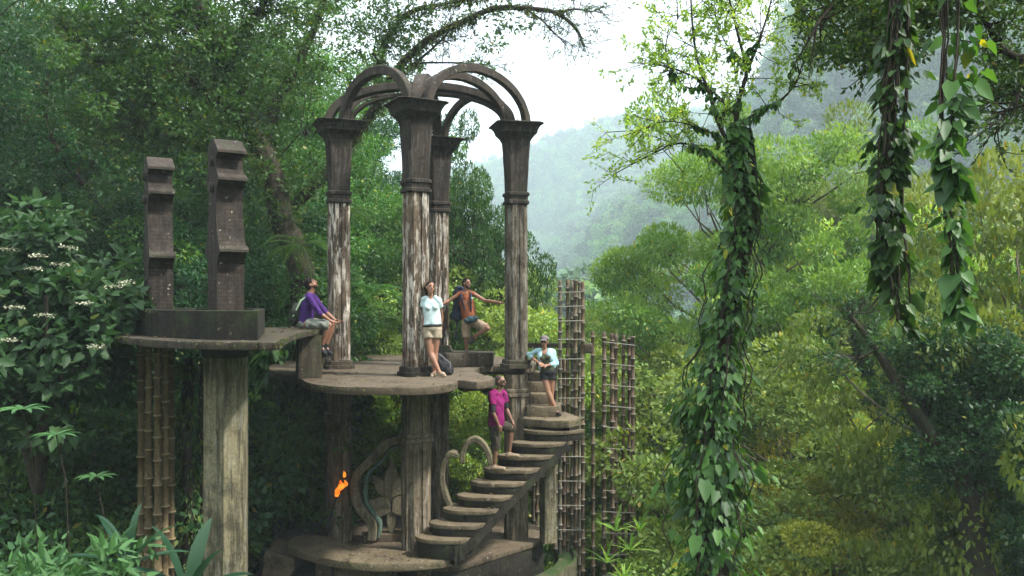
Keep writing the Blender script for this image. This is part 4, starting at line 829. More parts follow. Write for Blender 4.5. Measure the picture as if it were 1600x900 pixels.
def limb(mb, rng, a, b, r0, r1, sag=.15, n=7, k=6):
    a = np.array(a, float); b = np.array(b, float); t = np.linspace(0, 1, n)[:, None]; L = np.linalg.norm(b - a)
    P = a + (b - a) * t; w = rng.normal(size=3) * L * sag * .6; P = P + np.sin(np.pi * t) * w + np.array([0, 0, 1]) * (np.sin(np.pi * t) * -L * sag * .3)
    P[1:-1] += rng.normal(size=(n - 2, 3)) * L * .02
    mb.add(*tube_np(P, np.linspace(r0, r1, n), k)); return P

G = {}
def lm(key, *a, **k): G[key] = leafmat(key, *a, **k); return G[key]
lm('leaf_dark', (.014, .05, .014), (.055, .14, .035), (.2, .2, .03))
lm('leaf_mid', (.03, .08, .012), (.1, .2, .03), (.3, .28, .04))
lm('leaf_light', (.115, .225, .032), (.34, .45, .075), (.5, .42, .05), hue=.045, rough=.55, v0=.6, v1=1.35)
lm('leaf_olive', (.08, .145, .025), (.25, .32, .065), (.35, .3, .05), hue=.045, rough=.55, v0=.5, v1=1.3)
lm('leaf_blue', (.02, .065, .018), (.075, .165, .05), (.2, .26, .08), hue=.015, rough=.6)
lm('leaf_yellow', (.2, .25, .025), (.48, .46, .06), (.5, .4, .06), hue=.01)
lm('leaf_far', (.02, .07, .02), (.12, .22, .05), (.3, .3, .05), hue=.04, v0=.35, v1=1.8)
lm('vine_leaf', (.014, .045, .01), (.06, .14, .022), (.4, .36, .03), rough=.5, hue=.01, oddt=.988)
lm('fern_leaf', (.03, .08, .015), (.09, .19, .035), None)
lm('moss_leaf', (.05, .065, .015), (.12, .14, .03), (.1, .1, .03), rough=.9, trans=.2)
M_flower = plain('cream_flower', (.42, .42, .3), .8, .1, .15)
M_bark = concrete('bark', (.045, .036, .024), (.012, .009, .006), (.14, .14, .1), streak=.5, moss=.6, bump=1.0)
M_barkl = concrete('pale_bark', (.15, .13, .095), (.04, .03, .02), (.32, .3, .25), streak=.4, moss=.5, bump=.8)
M_bananal = lm('banana_leaf', (.015, .055, .03), (.04, .1, .045), None, rough=.35, hue=.01)

def crown_model(key, seed, hgt_, rc, zc, ncl, nper, clr, L, mat, trunk_r=.22, bark=None, aspect=.5, flat=.55, up=.6, kind=4, inner=.3, lump=.3, limbs=1.0, lean=0.0, stems=1, droop=.3, shell=.5, nr=.45):
    rng = np.random.RandomState(seed); Cn = ell_pts(rng, ncl, rc, (lean, 0, zc), inner, lump, seed)
    Cn = Cn[Cn[:, 2] > .15]
    mb = MB(); cloud(mb, rng, Cn, nper, rng.uniform(.7, 1.35, len(Cn)) * clr, L, aspect, flat, up, kind, droop, shell=shell, nr=nr)
    me_c = mb.build('crown', None); me_c.materials.append(G[mat])
    tb = MB(); top = zc + rc[2] * .35
    for s in range(stems):
        o = rng.normal(size=2) * (.12 if stems > 1 else 0); t = np.linspace(0, 1, 10)[:, None]
        ax = np.array([0, 0, -.6]) + (np.array([lean + o[0] * 5, o[1] * 5, top]) - np.array([0, 0, -.6])) * t; ax[1:, :2] += rng.normal(size=(9, 2)) * .12 * trunk_r * 4
        tb.add(*tube_np(ax, trunk_r * (1.15 - 1.0 * t[:, 0]) + .015, 9))
        sel = Cn[rng.permutation(len(Cn))[:int(len(Cn) * .5 * limbs / stems)]]
        for c in sel:
            z0 = max(zc - rc[2] * .95, min(c[2] - rng.uniform(.25, .8) * np.hypot(c[0], c[1]), top)); q = min(max((z0 + .6) / (top + .6), 0), 1)
            a = np.array([np.interp(q, t[:, 0], ax[:, i]) for i in range(3)])
            limb(tb, rng, a, c, trunk_r * .32 * (1.1 - q * .6), .012, .16, 6, 5)
    me_t = tb.build('trunk', None, smooth=True); me_t.materials.append(bark or M_bark)
    return dict(crown=me_c, trunk=me_t, h=zc + rc[2] * 1.05)
MOD = {}
MOD['tall'] = crown_model('tall', 1, 20, (4.6, 4.6, 6.2), 12.5, 150, 440, .95, .14, 'leaf_dark', .3, lump=.55, inner=.45)
MOD['tall_mid'] = crown_model('tall_mid', 2, 20, (4.2, 4.2, 6.8), 12, 140, 440, .9, .135, 'leaf_mid', .28, lump=.6, inner=.45)
MOD['broad'] = crown_model('broad', 3, 11, (3.6, 3.6, 3.4), 6.6, 110, 460, .65, .125, 'leaf_mid', .2, lump=.55, inner=.6, shell=.65, nr=.32)
MOD['broad_dark'] = crown_model('broad_dark', 4, 11, (3.4, 3.4, 3.8), 6.2, 160, 300, .65, .12, 'leaf_dark', .2, lump=.45)
MOD['spread'] = crown_model('spread', 5, 15, (5.6, 5.6, 3.4), 11.2, 130, 800, .95, .13, 'leaf_light', .26, M_barkl, flat=.36, up=1.1, inner=.5, lump=.5, limbs=1.6, droop=0)
MOD['spread_yellow'] = crown_model('spread_yellow', 6, 12, (4.2, 4.2, 2.6), 9, 70, 650, .85, .12, 'leaf_yellow', .2, M_barkl, aspect=.6, flat=.45, up=.7, inner=.6, shell=.7, nr=.28, droop=0)
MOD['olive'] = crown_model('olive', 7, 11, (4, 4, 3.2), 7, 95, 620, .72, .125, 'leaf_olive', .2, M_barkl, aspect=.6, flat=.6, up=.5, inner=.7, lump=.6, shell=.7, nr=.28, droop=0)
MOD['light'] = crown_model('light', 8, 9, (3.2, 3.2, 3.2), 5.4, 80, 620, .66, .115, 'leaf_light', .18, M_barkl, aspect=.6, flat=.6, up=.5, inner=.7, lump=.6, shell=.7, nr=.28, droop=0)
MOD['bush'] = crown_model('bush', 9, 2.4, (1.3, 1.3, 1.15), 1.15, 60, 170, .42, .11, 'leaf_mid', .05, stems=3, inner=.2, limbs=.6)
MOD['bush_dark'] = crown_model('bush_dark', 10, 2.6, (1.3, 1.3, 1.25), 1.2, 55, 150, .42, .13, 'leaf_dark', .05, stems=3, inner=.2, limbs=.6, aspect=.55)
MOD['bush_blue'] = crown_model('bush_blue', 11, 2.8, (1.4, 1.4, 1.3), 1.3, 60, 170, .42, .125, 'leaf_blue', .05, stems=4, inner=.2, limbs=.8, aspect=.75, kind=8, up=.9)
MOD['bush_light'] = crown_model('bush_light', 12, 2.4, (1.3, 1.3, 1.1), 1.1, 60, 160, .42, .10, 'leaf_light', .05, stems=3, inner=.2, limbs=.6)
MOD['bush_olive'] = crown_model('bush_olive', 13, 2.4, (1.4, 1.4, 1.0), 1.0, 60, 160, .42, .09, 'leaf_olive', .05, stems=3, inner=.2, limbs=.6)
MOD['far'] = crown_model('far', 14, 12, (4.6, 4.6, 3.6), 7.5, 34, 130, 1.5, .6, 'leaf_far', .3, flat=.75, inner=.75, limbs=.2, shell=.8, nr=.2, aspect=.7, up=.4)
MOD['far_b'] = crown_model('far_b', 15, 12, (4.2, 4.2, 4.4), 7.5, 34, 130, 1.4, .6, 'leaf_far', .3, flat=.75, inner=.75, limbs=.2, lump=.4, shell=.8, nr=.2, aspect=.7, up=.4)
TREES = []
def put(model, x, y, s, name, label, cat, group=None, z=None, rz=None, sz=None, tilt=0):
    rd = random.Random(int(x * 100) * 7 + int(y * 100)); m = MOD[model]
    o = bpy.data.objects.new(name, None); C.objects.link(o); o.empty_display_size = .2
    o.location = (x, y, H(x, y) if z is None else z); o.rotation_euler = (tilt, 0, rd.uniform(0, 6.28) if rz is None else rz); o.scale = (s, s, sz or s)
    tag(o, label, cat, group)
    for k in ('trunk', 'crown'):
        c = bpy.data.objects.new(k, m[k]); C.objects.link(c); c.parent = o
    TREES.append(o); return o
def tree(model, px, Y, ytop, name, label, cat='tree', group=None, wide=1.0, **k):
    """stand a tree at depth Y under pixel column px, grown until its top reaches row ytop"""
    x = (px - 800) / FPX * Y; zt = (470 - ytop) / FPX * Y; zb = H(x, Y); s = (zt - zb) / MOD[model]['h']
    return put(model, x, Y, s * wide, name, label, cat, group, sz=s, **k)

# ---------------------------------------------------------------- forest left and behind the pavilion
LF = 'trees of the dark forest at left'
LAB1 = iter(('tall dark tree at the left edge behind the cream flowered shrub', 'very tall tree above the star shaped leaves at left, its crown leaving the frame', 'tall dark tree standing behind the shorter brick tower',
 'tall dark tree standing behind the taller brick tower', 'tall green tree behind the main limb of the mossy tree', 'farthest tall tree at the left edge, behind all the others there', 'tall leafy tree just left of the left pavilion column',
 'tall tree rising behind the capital of the left pavilion column', 'near tall tree standing almost wholly beyond the left edge', 'distant tall tree between the taller brick tower and the left column'))
LAB2 = iter(('small dark tree above the cream flowered shrub', 'small green tree just left of the shorter brick tower', 'small dark tree between the two brick towers', 'small green tree between the taller brick tower and the seated man', 'dark tree whose crown tops out between the two brick towers',
 'small green tree directly behind the head of the seated man', 'low dark tree left of the bamboo column'))
LAB3 = iter(('leafy tree whose crown fills the gap between left and front columns', 'lower tree behind the ferns between left and front columns', 'green tree showing just left of the front column shaft', 'tall distant tree behind the arches over the left column'))
LAB4 = iter(('low bright tree behind the man in brown', 'low bright tree just left of the right column', 'low green tree just right of the front column behind the standing woman', 'low bright tree right of the right column above the woman in the cap', 'low olive tree behind the brown bamboo fence', 'low green tree below the platform behind the landing post',
 'bright low tree behind the leaf sculpture', 'bright low tree behind the heart sculpture', 'bright low tree behind the lower left column'))
LAB5 = iter(('topmost yellow flat topped tree, left of the leaning stem', 'yellow flat topped tree below the middle of the leaning stem', 'yellow tree touching the trunk of the leaning tree', 'lowest yellow tree near the bottom edge of the photo', 'small distant yellow tree just right of the vine covered trunk'))
LAB6 = iter(('olive tree top left of the vine covered trunk at mid height', 'pale tree top directly behind the vine covered trunk at mid height', 'olive tree top just right of the vine covered trunk', 'olive tree top below the right half of the spreading tree', 'pale tree top below the thick hanging vine', 'olive tree top behind the leaning tree crown', 'pale tree top at the right edge behind the leaning tree',
 'olive tree top between the brown fence and the vine covered trunk', 'green tree top lower right of the vine covered trunk', 'olive tree top low beside the base of the vine covered trunk', 'olive tree top below the leaning stem near the bottom', 'pale tree top at the bottom edge between vine trunk and leaning tree', 'olive tree top at the bottom edge left of the leaning trunk', 'olive tree top just right of the leaning trunk',
 'dark green tree top in the bottom right corner', 'pale tree top at the very foot of the vine covered trunk', 'pale tree top low right of the brown fence', 'distant olive tree top seen through the grey bamboo screen', 'distant pale tree top behind the stair landing', 'distant olive tree top above the brown fence', 'distant pale tree top beside the yellow tree', 'far olive tree top behind the top of the grey screen', 'far tree top right of the yellow tree'))
for px, Y, yt, md, wd in ((-60, 24, -60, 'tall', 1.1), (60, 27, -90, 'tall_mid', 1.0), (190, 30, -40, 'tall', 1.1), (300, 25.5, 0, 'tall', .95), (400, 30, -60, 'tall_mid', 1.1), (-10, 33, -90, 'tall_mid', 1.2),
                          (480, 27, 40, 'tall_mid', .9), (540, 33, 90, 'tall', .9), (-140, 19, -120, 'tall', 1.0), (380, 37, 40, 'tall', 1.2)):
    tree(md, px, Y, yt, 'forest_tree', next(LAB1), group=LF, wide=wd)
for px, Y, yt, md, wd in ((30, 19, 250, 'broad_dark', 1.1), (150, 21, 300, 'broad', 1.0), (290, 20, 330, 'broad_dark', .9), (420, 22, 330, 'broad', 1.0), (340, 24, 230, 'broad_dark', 1.1), (470, 25, 330, 'broad', .9), (90, 17, 420, 'broad_dark', .9)):
    tree(md, px, Y, yt, 'understory_tree', next(LAB2), group='understory trees at left', wide=wd)
for px, Y, yt, md, wd in ((600, 31, 240, 'broad', .9), (585, 26, 400, 'broad', .9), (640, 29, 300, 'broad', .8), (560, 36, 190, 'tall_mid', .8)):
    tree(md, px, Y, yt, 'background_tree', next(LAB3), group='trees seen between the left and front columns', wide=wd)
tree('broad', 738, 26, 215, 'background_tree', 'loose crowned green tree seen between the back and right columns', wide=.4)
for px, Y, yt, md in ((735, 25, 400, 'light'), (785, 27, 455, 'light'), (700, 27, 440, 'light'), (838, 33, 500, 'light'), (900, 34, 560, 'olive'), (850, 26, 560, 'broad'), (600, 23.4, 560, 'light'), (725, 23.4, 600, 'light'), (540, 23.8, 590, 'light')):
    tree(md, px, Y, yt, 'small_tree', next(LAB4), group='low trees behind the platform', wide=.9)
# ---------------------------------------------------------------- trees of the valley at right
tree('spread', 1185, 27, 165, 'spreading_tree', 'large light green layered tree behind the vine covered trunk', wide=.6, rz=.4)
tree('spread', 1300, 38, 225, 'spreading_tree', 'pale green layered tree right of the vine covered trunk, its crown against the hillside', wide=.55, rz=2.4)
tree('spread_yellow', 955, 44, 498, 'yellow_tree', 'pale yellow tree glowing behind the cast bamboo screens', wide=.5)
tree('light', 1030, 24, 520, 'leafy_tree', 'light green leafy tree between the bamboo screens and the vine trunk', wide=.9)
tree('olive', 1245, 22, 600, 'leafy_tree', 'dense dark olive tree low behind the right side of the vine trunk', wide=1.0)
tree('light', 1430, 30, 300, 'leafy_tree', 'bright green tree behind the lower half of the hanging vines', wide=.7)
tree('broad', 1560, 26, 305, 'leafy_tree', 'dark green bushy tree at the right edge below the hillside', wide=.9)
tree('light', 1590, 17, 195, 'leafy_tree', 'bright yellow green tree at the far right edge beside the second vine', wide=.5)
tree('light', 1560, 36, 410, 'leafy_tree', 'pale sunlit tree on the slope at right under the dark bushy tree', wide=1.1)
tree('olive', 1350, 36, 400, 'leafy_tree', 'hazy olive tree behind the bottom of the thick hanging vine', wide=1.0)
for px, Y, yt in ((1395, 24, 612), (1345, 20.5, 705), (1480, 23, 640), (1290, 18, 800), (1225, 33, 560)):
    tree('spread_yellow', px, Y, yt, 'yellow_tree', next(LAB5), group='yellow green trees in the valley', wide=.8)
for px, Y, yt, md in ((1060, 34, 560, 'olive'), (1120, 40, 540, 'light'), (1180, 36, 600, 'olive'), (1300, 42, 520, 'olive'), (1400, 46, 520, 'light'), (1500, 44, 500, 'olive'), (1600, 42, 520, 'light'), (1010, 30, 640, 'olive'),
                      (1240, 27, 690, 'broad'), (1180, 22, 760, 'olive'), (1400, 26, 770, 'olive'), (1330, 22, 840, 'light'), (1450, 21, 830, 'olive'), (1560, 24, 700, 'olive'), (1600, 18, 770, 'broad'), (1100, 19, 850, 'light'), (1045, 21, 800, 'light'),
                      (880, 44, 610, 'olive'), (800, 40, 585, 'light'), (940, 60, 580, 'light'), (1040, 60, 520, 'light'), (860, 70, 545, 'light'), (980, 80, 530, 'light')):
    tree(md, px, Y, yt, 'valley_tree', next(LAB6), group='tree tops in the valley', wide=1.1)
# two trees on the far hillside give the far forest its crowns
tree('far', 905, 150, 430, 'hillside_tree', 'hazy round tree on the lower hillside left of the large spreading tree', wide=1.0)
tree('far_b', 870, 140, 455, 'hillside_tree', 'hazy tree on the valley floor behind the right column', wide=1.0)

# ---------------------------------------------------------------- stuff: undergrowth and hillside forest
def scatter(name, label, P, S, RZ, ID, models):
    me = bpy.data.meshes.new(name); n = len(P); me.vertices.add(n); me.vertices.foreach_set('co', P.astype(np.float32).ravel())
    a = me.attributes.new('scl', 'FLOAT_VECTOR', 'POINT'); a.data.foreach_set('vector', np.asarray(S, np.float32).ravel())
    a = me.attributes.new('rot', 'FLOAT_VECTOR', 'POINT'); a.data.foreach_set('vector', np.stack([np.zeros(n), np.zeros(n), RZ], 1).astype(np.float32).ravel())
    a = me.attributes.new('idx', 'INT', 'POINT'); a.data.foreach_set('value', ID.astype(np.int32))
    o = bpy.data.objects.new(name, me); C.objects.link(o); tag(o, label, name.split('_')[0], kind='stuff')
    g = bpy.data.node_groups.new(name, 'GeometryNodeTree'); g.interface.new_socket('Geometry', in_out='INPUT', socket_type='NodeSocketGeometry'); g.interface.new_socket('Geometry', in_out='OUTPUT', socket_type='NodeSocketGeometry')
    gi = g.nodes.new('NodeGroupInput'); go = g.nodes.new('NodeGroupOutput'); ip = g.nodes.new('GeometryNodeInstanceOnPoints'); jn = g.nodes.new('GeometryNodeJoinGeometry')
    for src in models[::-1]:
        oi = g.nodes.new('GeometryNodeObjectInfo'); oi.inputs['Object'].default_value = src; oi.inputs['As Instance'].default_value = True; oi.transform_space = 'ORIGINAL'; g.links.new(oi.outputs['Geometry'], jn.inputs[0])
    def na_(nm, ty):
        q = g.nodes.new('GeometryNodeInputNamedAttribute'); q.data_type = ty; q.inputs['Name'].default_value = nm; return q.outputs['Attribute']
    g.links.new(gi.outputs[0], ip.inputs['Points']); g.links.new(jn.outputs[0], ip.inputs['Instance']); ip.inputs['Pick Instance'].default_value = True
    g.links.new(na_('idx', 'INT'), ip.inputs['Instance Index']); g.links.new(na_('scl', 'FLOAT_VECTOR'), ip.inputs['Scale'])
    e2r = g.nodes.new('FunctionNodeEulerToRotation'); g.links.new(na_('rot', 'FLOAT_VECTOR'), e2r.inputs[0]); g.links.new(e2r.outputs[0], ip.inputs['Rotation'])
    g.links.new(ip.outputs[0], go.inputs[0]); md = o.modifiers.new('scatter', 'NODES'); md.node_group = g
    return o
def crown_of(tr_): return [c for c in tr_.children if c.name.startswith('crown')][0]
shr = {}
for md, px, Y, yt, nm, lb in (('bush', 430, 18.5, 610, 'shrub', 'mid green shrub under the left lobe of the platform'), ('bush_dark', 300, 16.5, 640, 'shrub', 'dark shrub between the bamboo column and the big hexagonal column'),
                              ('bush_blue', 60, 13.5, 345, 'flowering_shrub', 'large blue green shrub with cream flower heads at the left edge'), ('bush_light', 600, 21, 640, 'shrub', 'light green shrub behind the leaf sculpture'),
                              ('bush_olive', 1035, 17, 880, 'shrub', 'leafy olive shrub at the foot of the dark bamboo fence')):
    x = (px - 800) / FPX * Y; zt = (470 - yt) / FPX * Y; s = 1.25; shr[md] = put(md, x, Y, s, nm, lb, 'shrub', z=zt - MOD[md]['h'] * s)
rng = np.random.RandomState(77)
def field(n, r0, r1, a0, a1, keep=None):
    r = np.sqrt(rng.uniform(r0 ** 2, r1 ** 2, n)); a = np.radians(rng.uniform(a0, a1, n)); x, y = r * np.sin(a), r * np.cos(a)
    if keep is not None: k = keep(x, y); x, y = x[k], y[k]
    return x, y
inpav = lambda x, y: ~((((x / y) > -.36) & (y < 19.5) & (x < 1.8)) | (((x / y) < -.36) & (y < 15)) | ((x > -5.6) & (x < 1.8) & (y > 14.2) & (y < 22.6)) | ((x > -6.8) & (x < -2.7) & (y > 10) & (y < 17.2)))
x, y = field(900, 12, 34, -33, -3, inpav); n = len(x); ID = rng.choice(5, n, p=[.36, .36, .06, .16, .06])
s = rng.uniform(.5, 1.3, n); P = np.stack([x, y, hgt(x, y) - .3], 1)
bh = (x > -7) & (y > 19.5); ID = np.where(bh, rng.choice([0, 3], n), ID)
scatter('undergrowth_left', 'dense dark undergrowth covering the slope at left', P, np.stack([s, s, s * rng.uniform(.8, 1.3, n)], 1), rng.uniform(0, 6.28, n), ID, [crown_of(shr[k]) for k in ('bush', 'bush_dark', 'bush_blue', 'bush_light', 'bush_olive')])
x, y = field(3800, 13, 66, -4, 34, lambda x, y: inpav(x, y) & ~((y < 21) & (x < 3.3))); n = len(x); ID = rng.choice(5, n, p=[.28, .1, 0, .36, .26])
s = rng.uniform(.6, 1.25, n) * (1 + np.hypot(x, y) / 90); P = np.stack([x, y, hgt(x, y) - .3], 1)
scatter('undergrowth_valley', 'bright mixed undergrowth carpeting the valley side at right', P, np.stack([s, s, s * rng.uniform(.8, 1.3, n)], 1), rng.uniform(0, 6.28, n), ID, [crown_of(shr[k]) for k in ('bush', 'bush_dark', 'bush_blue', 'bush_light', 'bush_olive')])
far_src = [crown_of(TREES[[t.name for t in TREES].index('hillside_tree')]), crown_of(TREES[[t.name for t in TREES].index('hillside_tree.001')])]
x1, y1 = field(1300, 62, 170, -33, 36); x2, y2 = field(11000, 170, 1000, -22, 34); x3, y3 = field(4000, 120, 900, 34, 327)
x = np.concatenate([x1, x2, x3]); y = np.concatenate([y1, y2, y3]); n = len(x)
s = rng.uniform(.6, 1.2, n) * (1 + np.hypot(x, y) / 1200); P = np.stack([x, y, hgt(x, y) - 4.0 * s], 1)
scatter('forest_hillside', 'misty forest covering the hills beyond the valley', P, np.stack([s, s, s * rng.uniform(.8, 1.25, n)], 1), rng.uniform(0, 6.28, n), rng.randint(0, 2, n), far_src)

# ---------------------------------------------------------------- haze
bm = bmesh.new(); bmesh.ops.create_cube(bm, size=1)
for v in bm.verts: v.co = Vector((v.co.x * 3700, v.co.y * 3700, -45 + 345 * (v.co.z + .5)))
hz = from_bm('haze', bm, None); M_haze = bpy.data.materials.new('haze'); M_haze.use_nodes = True; t_ = M_haze.node_tree; t_.nodes.clear()
oo = t_.nodes.new('ShaderNodeOutputMaterial'); pv = t_.nodes.new('ShaderNodeVolumePrincipled'); pv.inputs['Density'].default_value = .0009; pv.inputs['Color'].default_value = (.74, .87, .95, 1); pv.inputs['Anisotropy'].default_value = .0
t_.links.new(pv.outputs[0], oo.inputs['Volume']); hz.data.materials.append(M_haze); tag(hz, kind='stuff')
hz['label'] = 'pale mist filling the valley'
# ================================================================ individual plants
def px_path(pts, n=5):
    return np.array([tuple(p) for p in catmull([at(*p) for p in pts], n, False)])
def twigs(tb, lb, rng, P, r0, n, ln, leafL, nleaf, spread=.9, upb=.25, q0=.25, kind=4, aspect=.45, sub=2, r=.008, tipclump=.12):
    """side twigs with leaves, grown off a limb path"""
    m = len(P); LP = []; 
    for i in range(n):
        q = rng.uniform(q0, 1); f = q * (m - 1); k = int(min(f, m - 2)); a = P[k] + (P[k + 1] - P[k]) * (f - k)
        d = unit(P[min(k + 1, m - 1)] - P[k]) * .6 + rng.normal(size=3) * spread; d[2] += upb; d = unit(d); L = ln * rng.uniform(.5, 1.3)
        b = a + d * L; mid = (a + b) / 2 + rng.normal(size=3) * L * .1; tb.add(*tube_np(np.array([a, mid, b]), [r * 1.3, r, r * .4], 4))
        for j in range(sub):
            s_ = a + (b - a) * rng.uniform(.4, 1); e = s_ + unit(d + rng.normal(size=3) * .8) * L * rng.uniform(.3, .6); tb.add(*tube_np(np.array([s_, (s_ + e) / 2 + rng.normal(size=3) * L * .03, e]), [r * .7, r * .5, r * .3], 4)); LP.append((s_, e))
        LP.append((mid, b))
    for s_, e in LP:
        c = rng.uniform(0, 1, nleaf)[:, None] ** .6; p = s_ + (e - s_) * c + rng.normal(size=(nleaf, 3)) * tipclump * ln * .3
        N = unit(rng.normal(size=(nleaf, 3)) * .6 + [0, 0, .8]); T = unit((e - s_) + rng.normal(size=(nleaf, 3)) * np.linalg.norm(e - s_) * .9)
        tint = np.stack([rng.uniform(0, 1, nleaf), rng.uniform(0, 1, nleaf), rng.uniform(0, 1, nleaf), np.ones(nleaf)], 1); Ls = leafL * rng.uniform(.6, 1.3, nleaf)
        leaves(lb, p, T, N, Ls, Ls * aspect, tint, kind)
def hanging(lb, rng, P, hw, n, L, dep=1.0, out=.5, kind=8, aspect=.8):
    """large leaves hanging round a path; hw: half widths per path point (m)"""
    m = len(P); q = rng.uniform(0, 1, n) * (m - 1); k = np.minimum(q.astype(int), m - 2); f = (q - k)[:, None]
    nc = max(6, n // 16); ci = rng.randint(0, nc, n); qc = rng.uniform(0, 1, nc) * (m - 1); ac = rng.uniform(0, 2 * np.pi, nc); rc = rng.uniform(.35, 1.15, nc)
    q = np.clip(np.where(rng.uniform(size=n) < .75, qc[ci] + rng.normal(size=n) * m * .018, q), 0, m - 1.001); k = np.minimum(q.astype(int), m - 2); f = (q - k)[:, None]
    c = P[k] * (1 - f) + P[k + 1] * f; w = np.interp(q, np.arange(m), hw); a = ac[ci] + rng.normal(size=n) * .5; rad = w * rc[ci] * rng.uniform(.4, 1.1, n)
    D = np.stack([np.cos(a), np.sin(a) * dep, np.zeros(n)], 1); p = c + D * rad[:, None]
    T = unit(D * out + np.array([0, 0, -1.0]) + rng.normal(size=(n, 3)) * .35); N = unit(D + np.array([0, 0, .45]) + rng.normal(size=(n, 3)) * .45)
    tint = np.stack([rng.uniform(0, 1, n), rng.uniform(0, 1, n), rng.uniform(0, 1, n), np.ones(n)], 1); Ls = L * rng.uniform(.45, 1.3, n)
    leaves(lb, p, T, N, Ls, Ls * aspect * rng.uniform(.8, 1.15, n), tint, kind, fold=.12, droop=.12)
def strap(mb, base, d, L, W, rng, bend=.8, seg=6):
    """long arching strap leaf"""
    base = np.array(base, float); d = unit(np.array(d, float)); h = np.array([d[0], d[1], 0.0]); h = h / (np.linalg.norm(h) + 1e-6); side = np.array([-h[1], h[0], 0])
    V = []; p = base.copy(); el = math.asin(max(-1, min(1, d[2]))); 
    for i in range(seg + 1):
        t = i / seg; w = W * math.sin(math.pi * min(1, t * .88 + .12)) ** .7; e = el - bend * t * t; V += [p - side * w / 2 + [0, 0, w * .2], p.copy(), p + side * w / 2 + [0, 0, w * .2]]
        p = p + (h * math.cos(e) + np.array([0, 0, math.sin(e)])) * L / seg
    V = np.array(V); F = np.array([[i * 3 + j, i * 3 + j + 1, i * 3 + j + 4, i * 3 + j + 3] for i in range(seg) for j in (0, 1)]); u = rng.uniform()
    mb.add(V, F, np.array([u, rng.uniform() * .9, 0, 1]))
def rosette(mb, rng, c, n, L, W, e0=.2, e1=1.3, bend=1.0):
    for i in range(n):
        a = 2.4 * i + rng.uniform(-.2, .2); e = rng.uniform(e0, e1); strap(mb, c, (math.cos(a) * math.cos(e), math.sin(a) * math.cos(e), math.sin(e)), L * rng.uniform(.7, 1.2), W, rng, bend)
def plant(name, loc, label, cat, parts, group=None):
    o = root(name, loc, label, cat, group)
    for nm, mb, mt in parts:
        if mb.n: mb.build(nm, mt, o)
    return o

# --- vine covered trunk with a thin, nearly bare top
rng = np.random.RandomState(5); tb, vb, lb = MB(), MB(), MB(); Y = 9.5
P = px_path([(1122, 1010, Y), (1108, 900, Y), (1106, 800, Y), (1112, 700, Y), (1120, 610, Y), (1132, 520, Y), (1146, 430, Y), (1156, 350, Y), (1154, 270, Y), (1150, 200, Y)]); hw = np.interp(np.linspace(0, 1, len(P)), [0, .15, .3, .45, .6, .75, .88, 1], [.52, .50, .42, .33, .29, .25, .2, .08])
tb.add(*tube_np(P, np.linspace(.15, .05, len(P)), 10, 4, .1)); P2 = P + np.array([.1, -.03, 0]) + np.sin(np.linspace(0, 9, len(P)))[:, None] * np.array([.07, .04, 0]); tb.add(*tube_np(P2, np.linspace(.06, .03, len(P)), 8))
hw = hw * (1 + .28 * np.sin(np.arange(len(P)) * 1.1) * np.cos(np.arange(len(P)) * .37 + 1)); hw = hw * 1.12; hanging(vb, rng, P, hw * 1.05, 650, .13, 1.0, out=1.0); hanging(vb, rng, P, hw, 2600, .08, 1.0, out=.9, aspect=.6); hanging(vb, rng, P, hw * .6, 1500, .07, 1.0, out=.8); hanging(vb, rng, P[:int(len(P) * .45)], hw[:int(len(P) * .45)] * 1.1, 330, .18, 1.0, aspect=.65)
for i in range(9):
    o = rng.uniform(-1, 1, 2); k0 = rng.randint(0, len(P) // 2); e = rng.randint(k0 + 8, len(P)); Q = P[k0:e] + np.stack([o[0] * hw[k0:e], o[1] * hw[k0:e], np.zeros(e - k0)], 1); tb.add(*tube_np(Q, .008, 5))
for pts, r in (([(1156, 330, Y), (1146, 250, Y), (1122, 190, Y), (1106, 140, Y), (1090, 95, 9.6), (1082, 40, 9.7), (1078, -40, 9.8)], .04), ([(1154, 290, Y), (1150, 200, Y), (1156, 150, Y), (1166, 112, 9.6), (1152, 50, 9.6), (1130, -40, 9.6)], .045),
               ([(1154, 195, Y), (1190, 172, 9.4), (1225, 152, 9.3), (1248, 118, 9.2), (1262, 60, 9.2)], .026), ([(1150, 180, Y), (1112, 142, 9.6), (1075, 116, 9.7), (1030, 102, 9.8), (985, 98, 9.9)], .024),
               ([(1146, 280, Y), (1104, 238, 9.6), (1062, 224, 9.7), (1020, 240, 9.8), (960, 272, 9.9)], .024), ([(1166, 112, 9.6), (1184, 70, 9.5), (1200, 20, 9.5), (1212, -30, 9.5)], .026), ([(1106, 140, Y), (1060, 130, 9.7), (1040, 70, 9.8), (1072, 10, 9.8)], .016),
               ([(1148, 230, Y), (1095, 200, 9.4), (1040, 190, 9.4), (1000, 205, 9.3)], .016), ([(1165, 110, 9.6), (1130, 60, 9.7), (1110, 0, 9.7)], .016)):
    B = px_path(pts); tb.add(*tube_np(B, np.linspace(r * .75, r * .2, len(B)), 7, 3, .08)); hanging(vb, rng, B[:len(B) // 2], np.linspace(.12, .03, len(B) // 2), 70, .07, 1.0); twigs(tb, lb, rng, B, r, 24, .42, .05, 16, q0=.25, upb=.2, r=.004)
plant('vine_covered_tree', (P[0][0], Y, P[0][2]), 'thin bare topped tree whose trunk is thickly wrapped in large glossy vine leaves', 'tree', [('trunk', tb, M_bark), ('vine_leaves', vb, G['vine_leaf']), ('crown', lb, G['leaf_light'])])

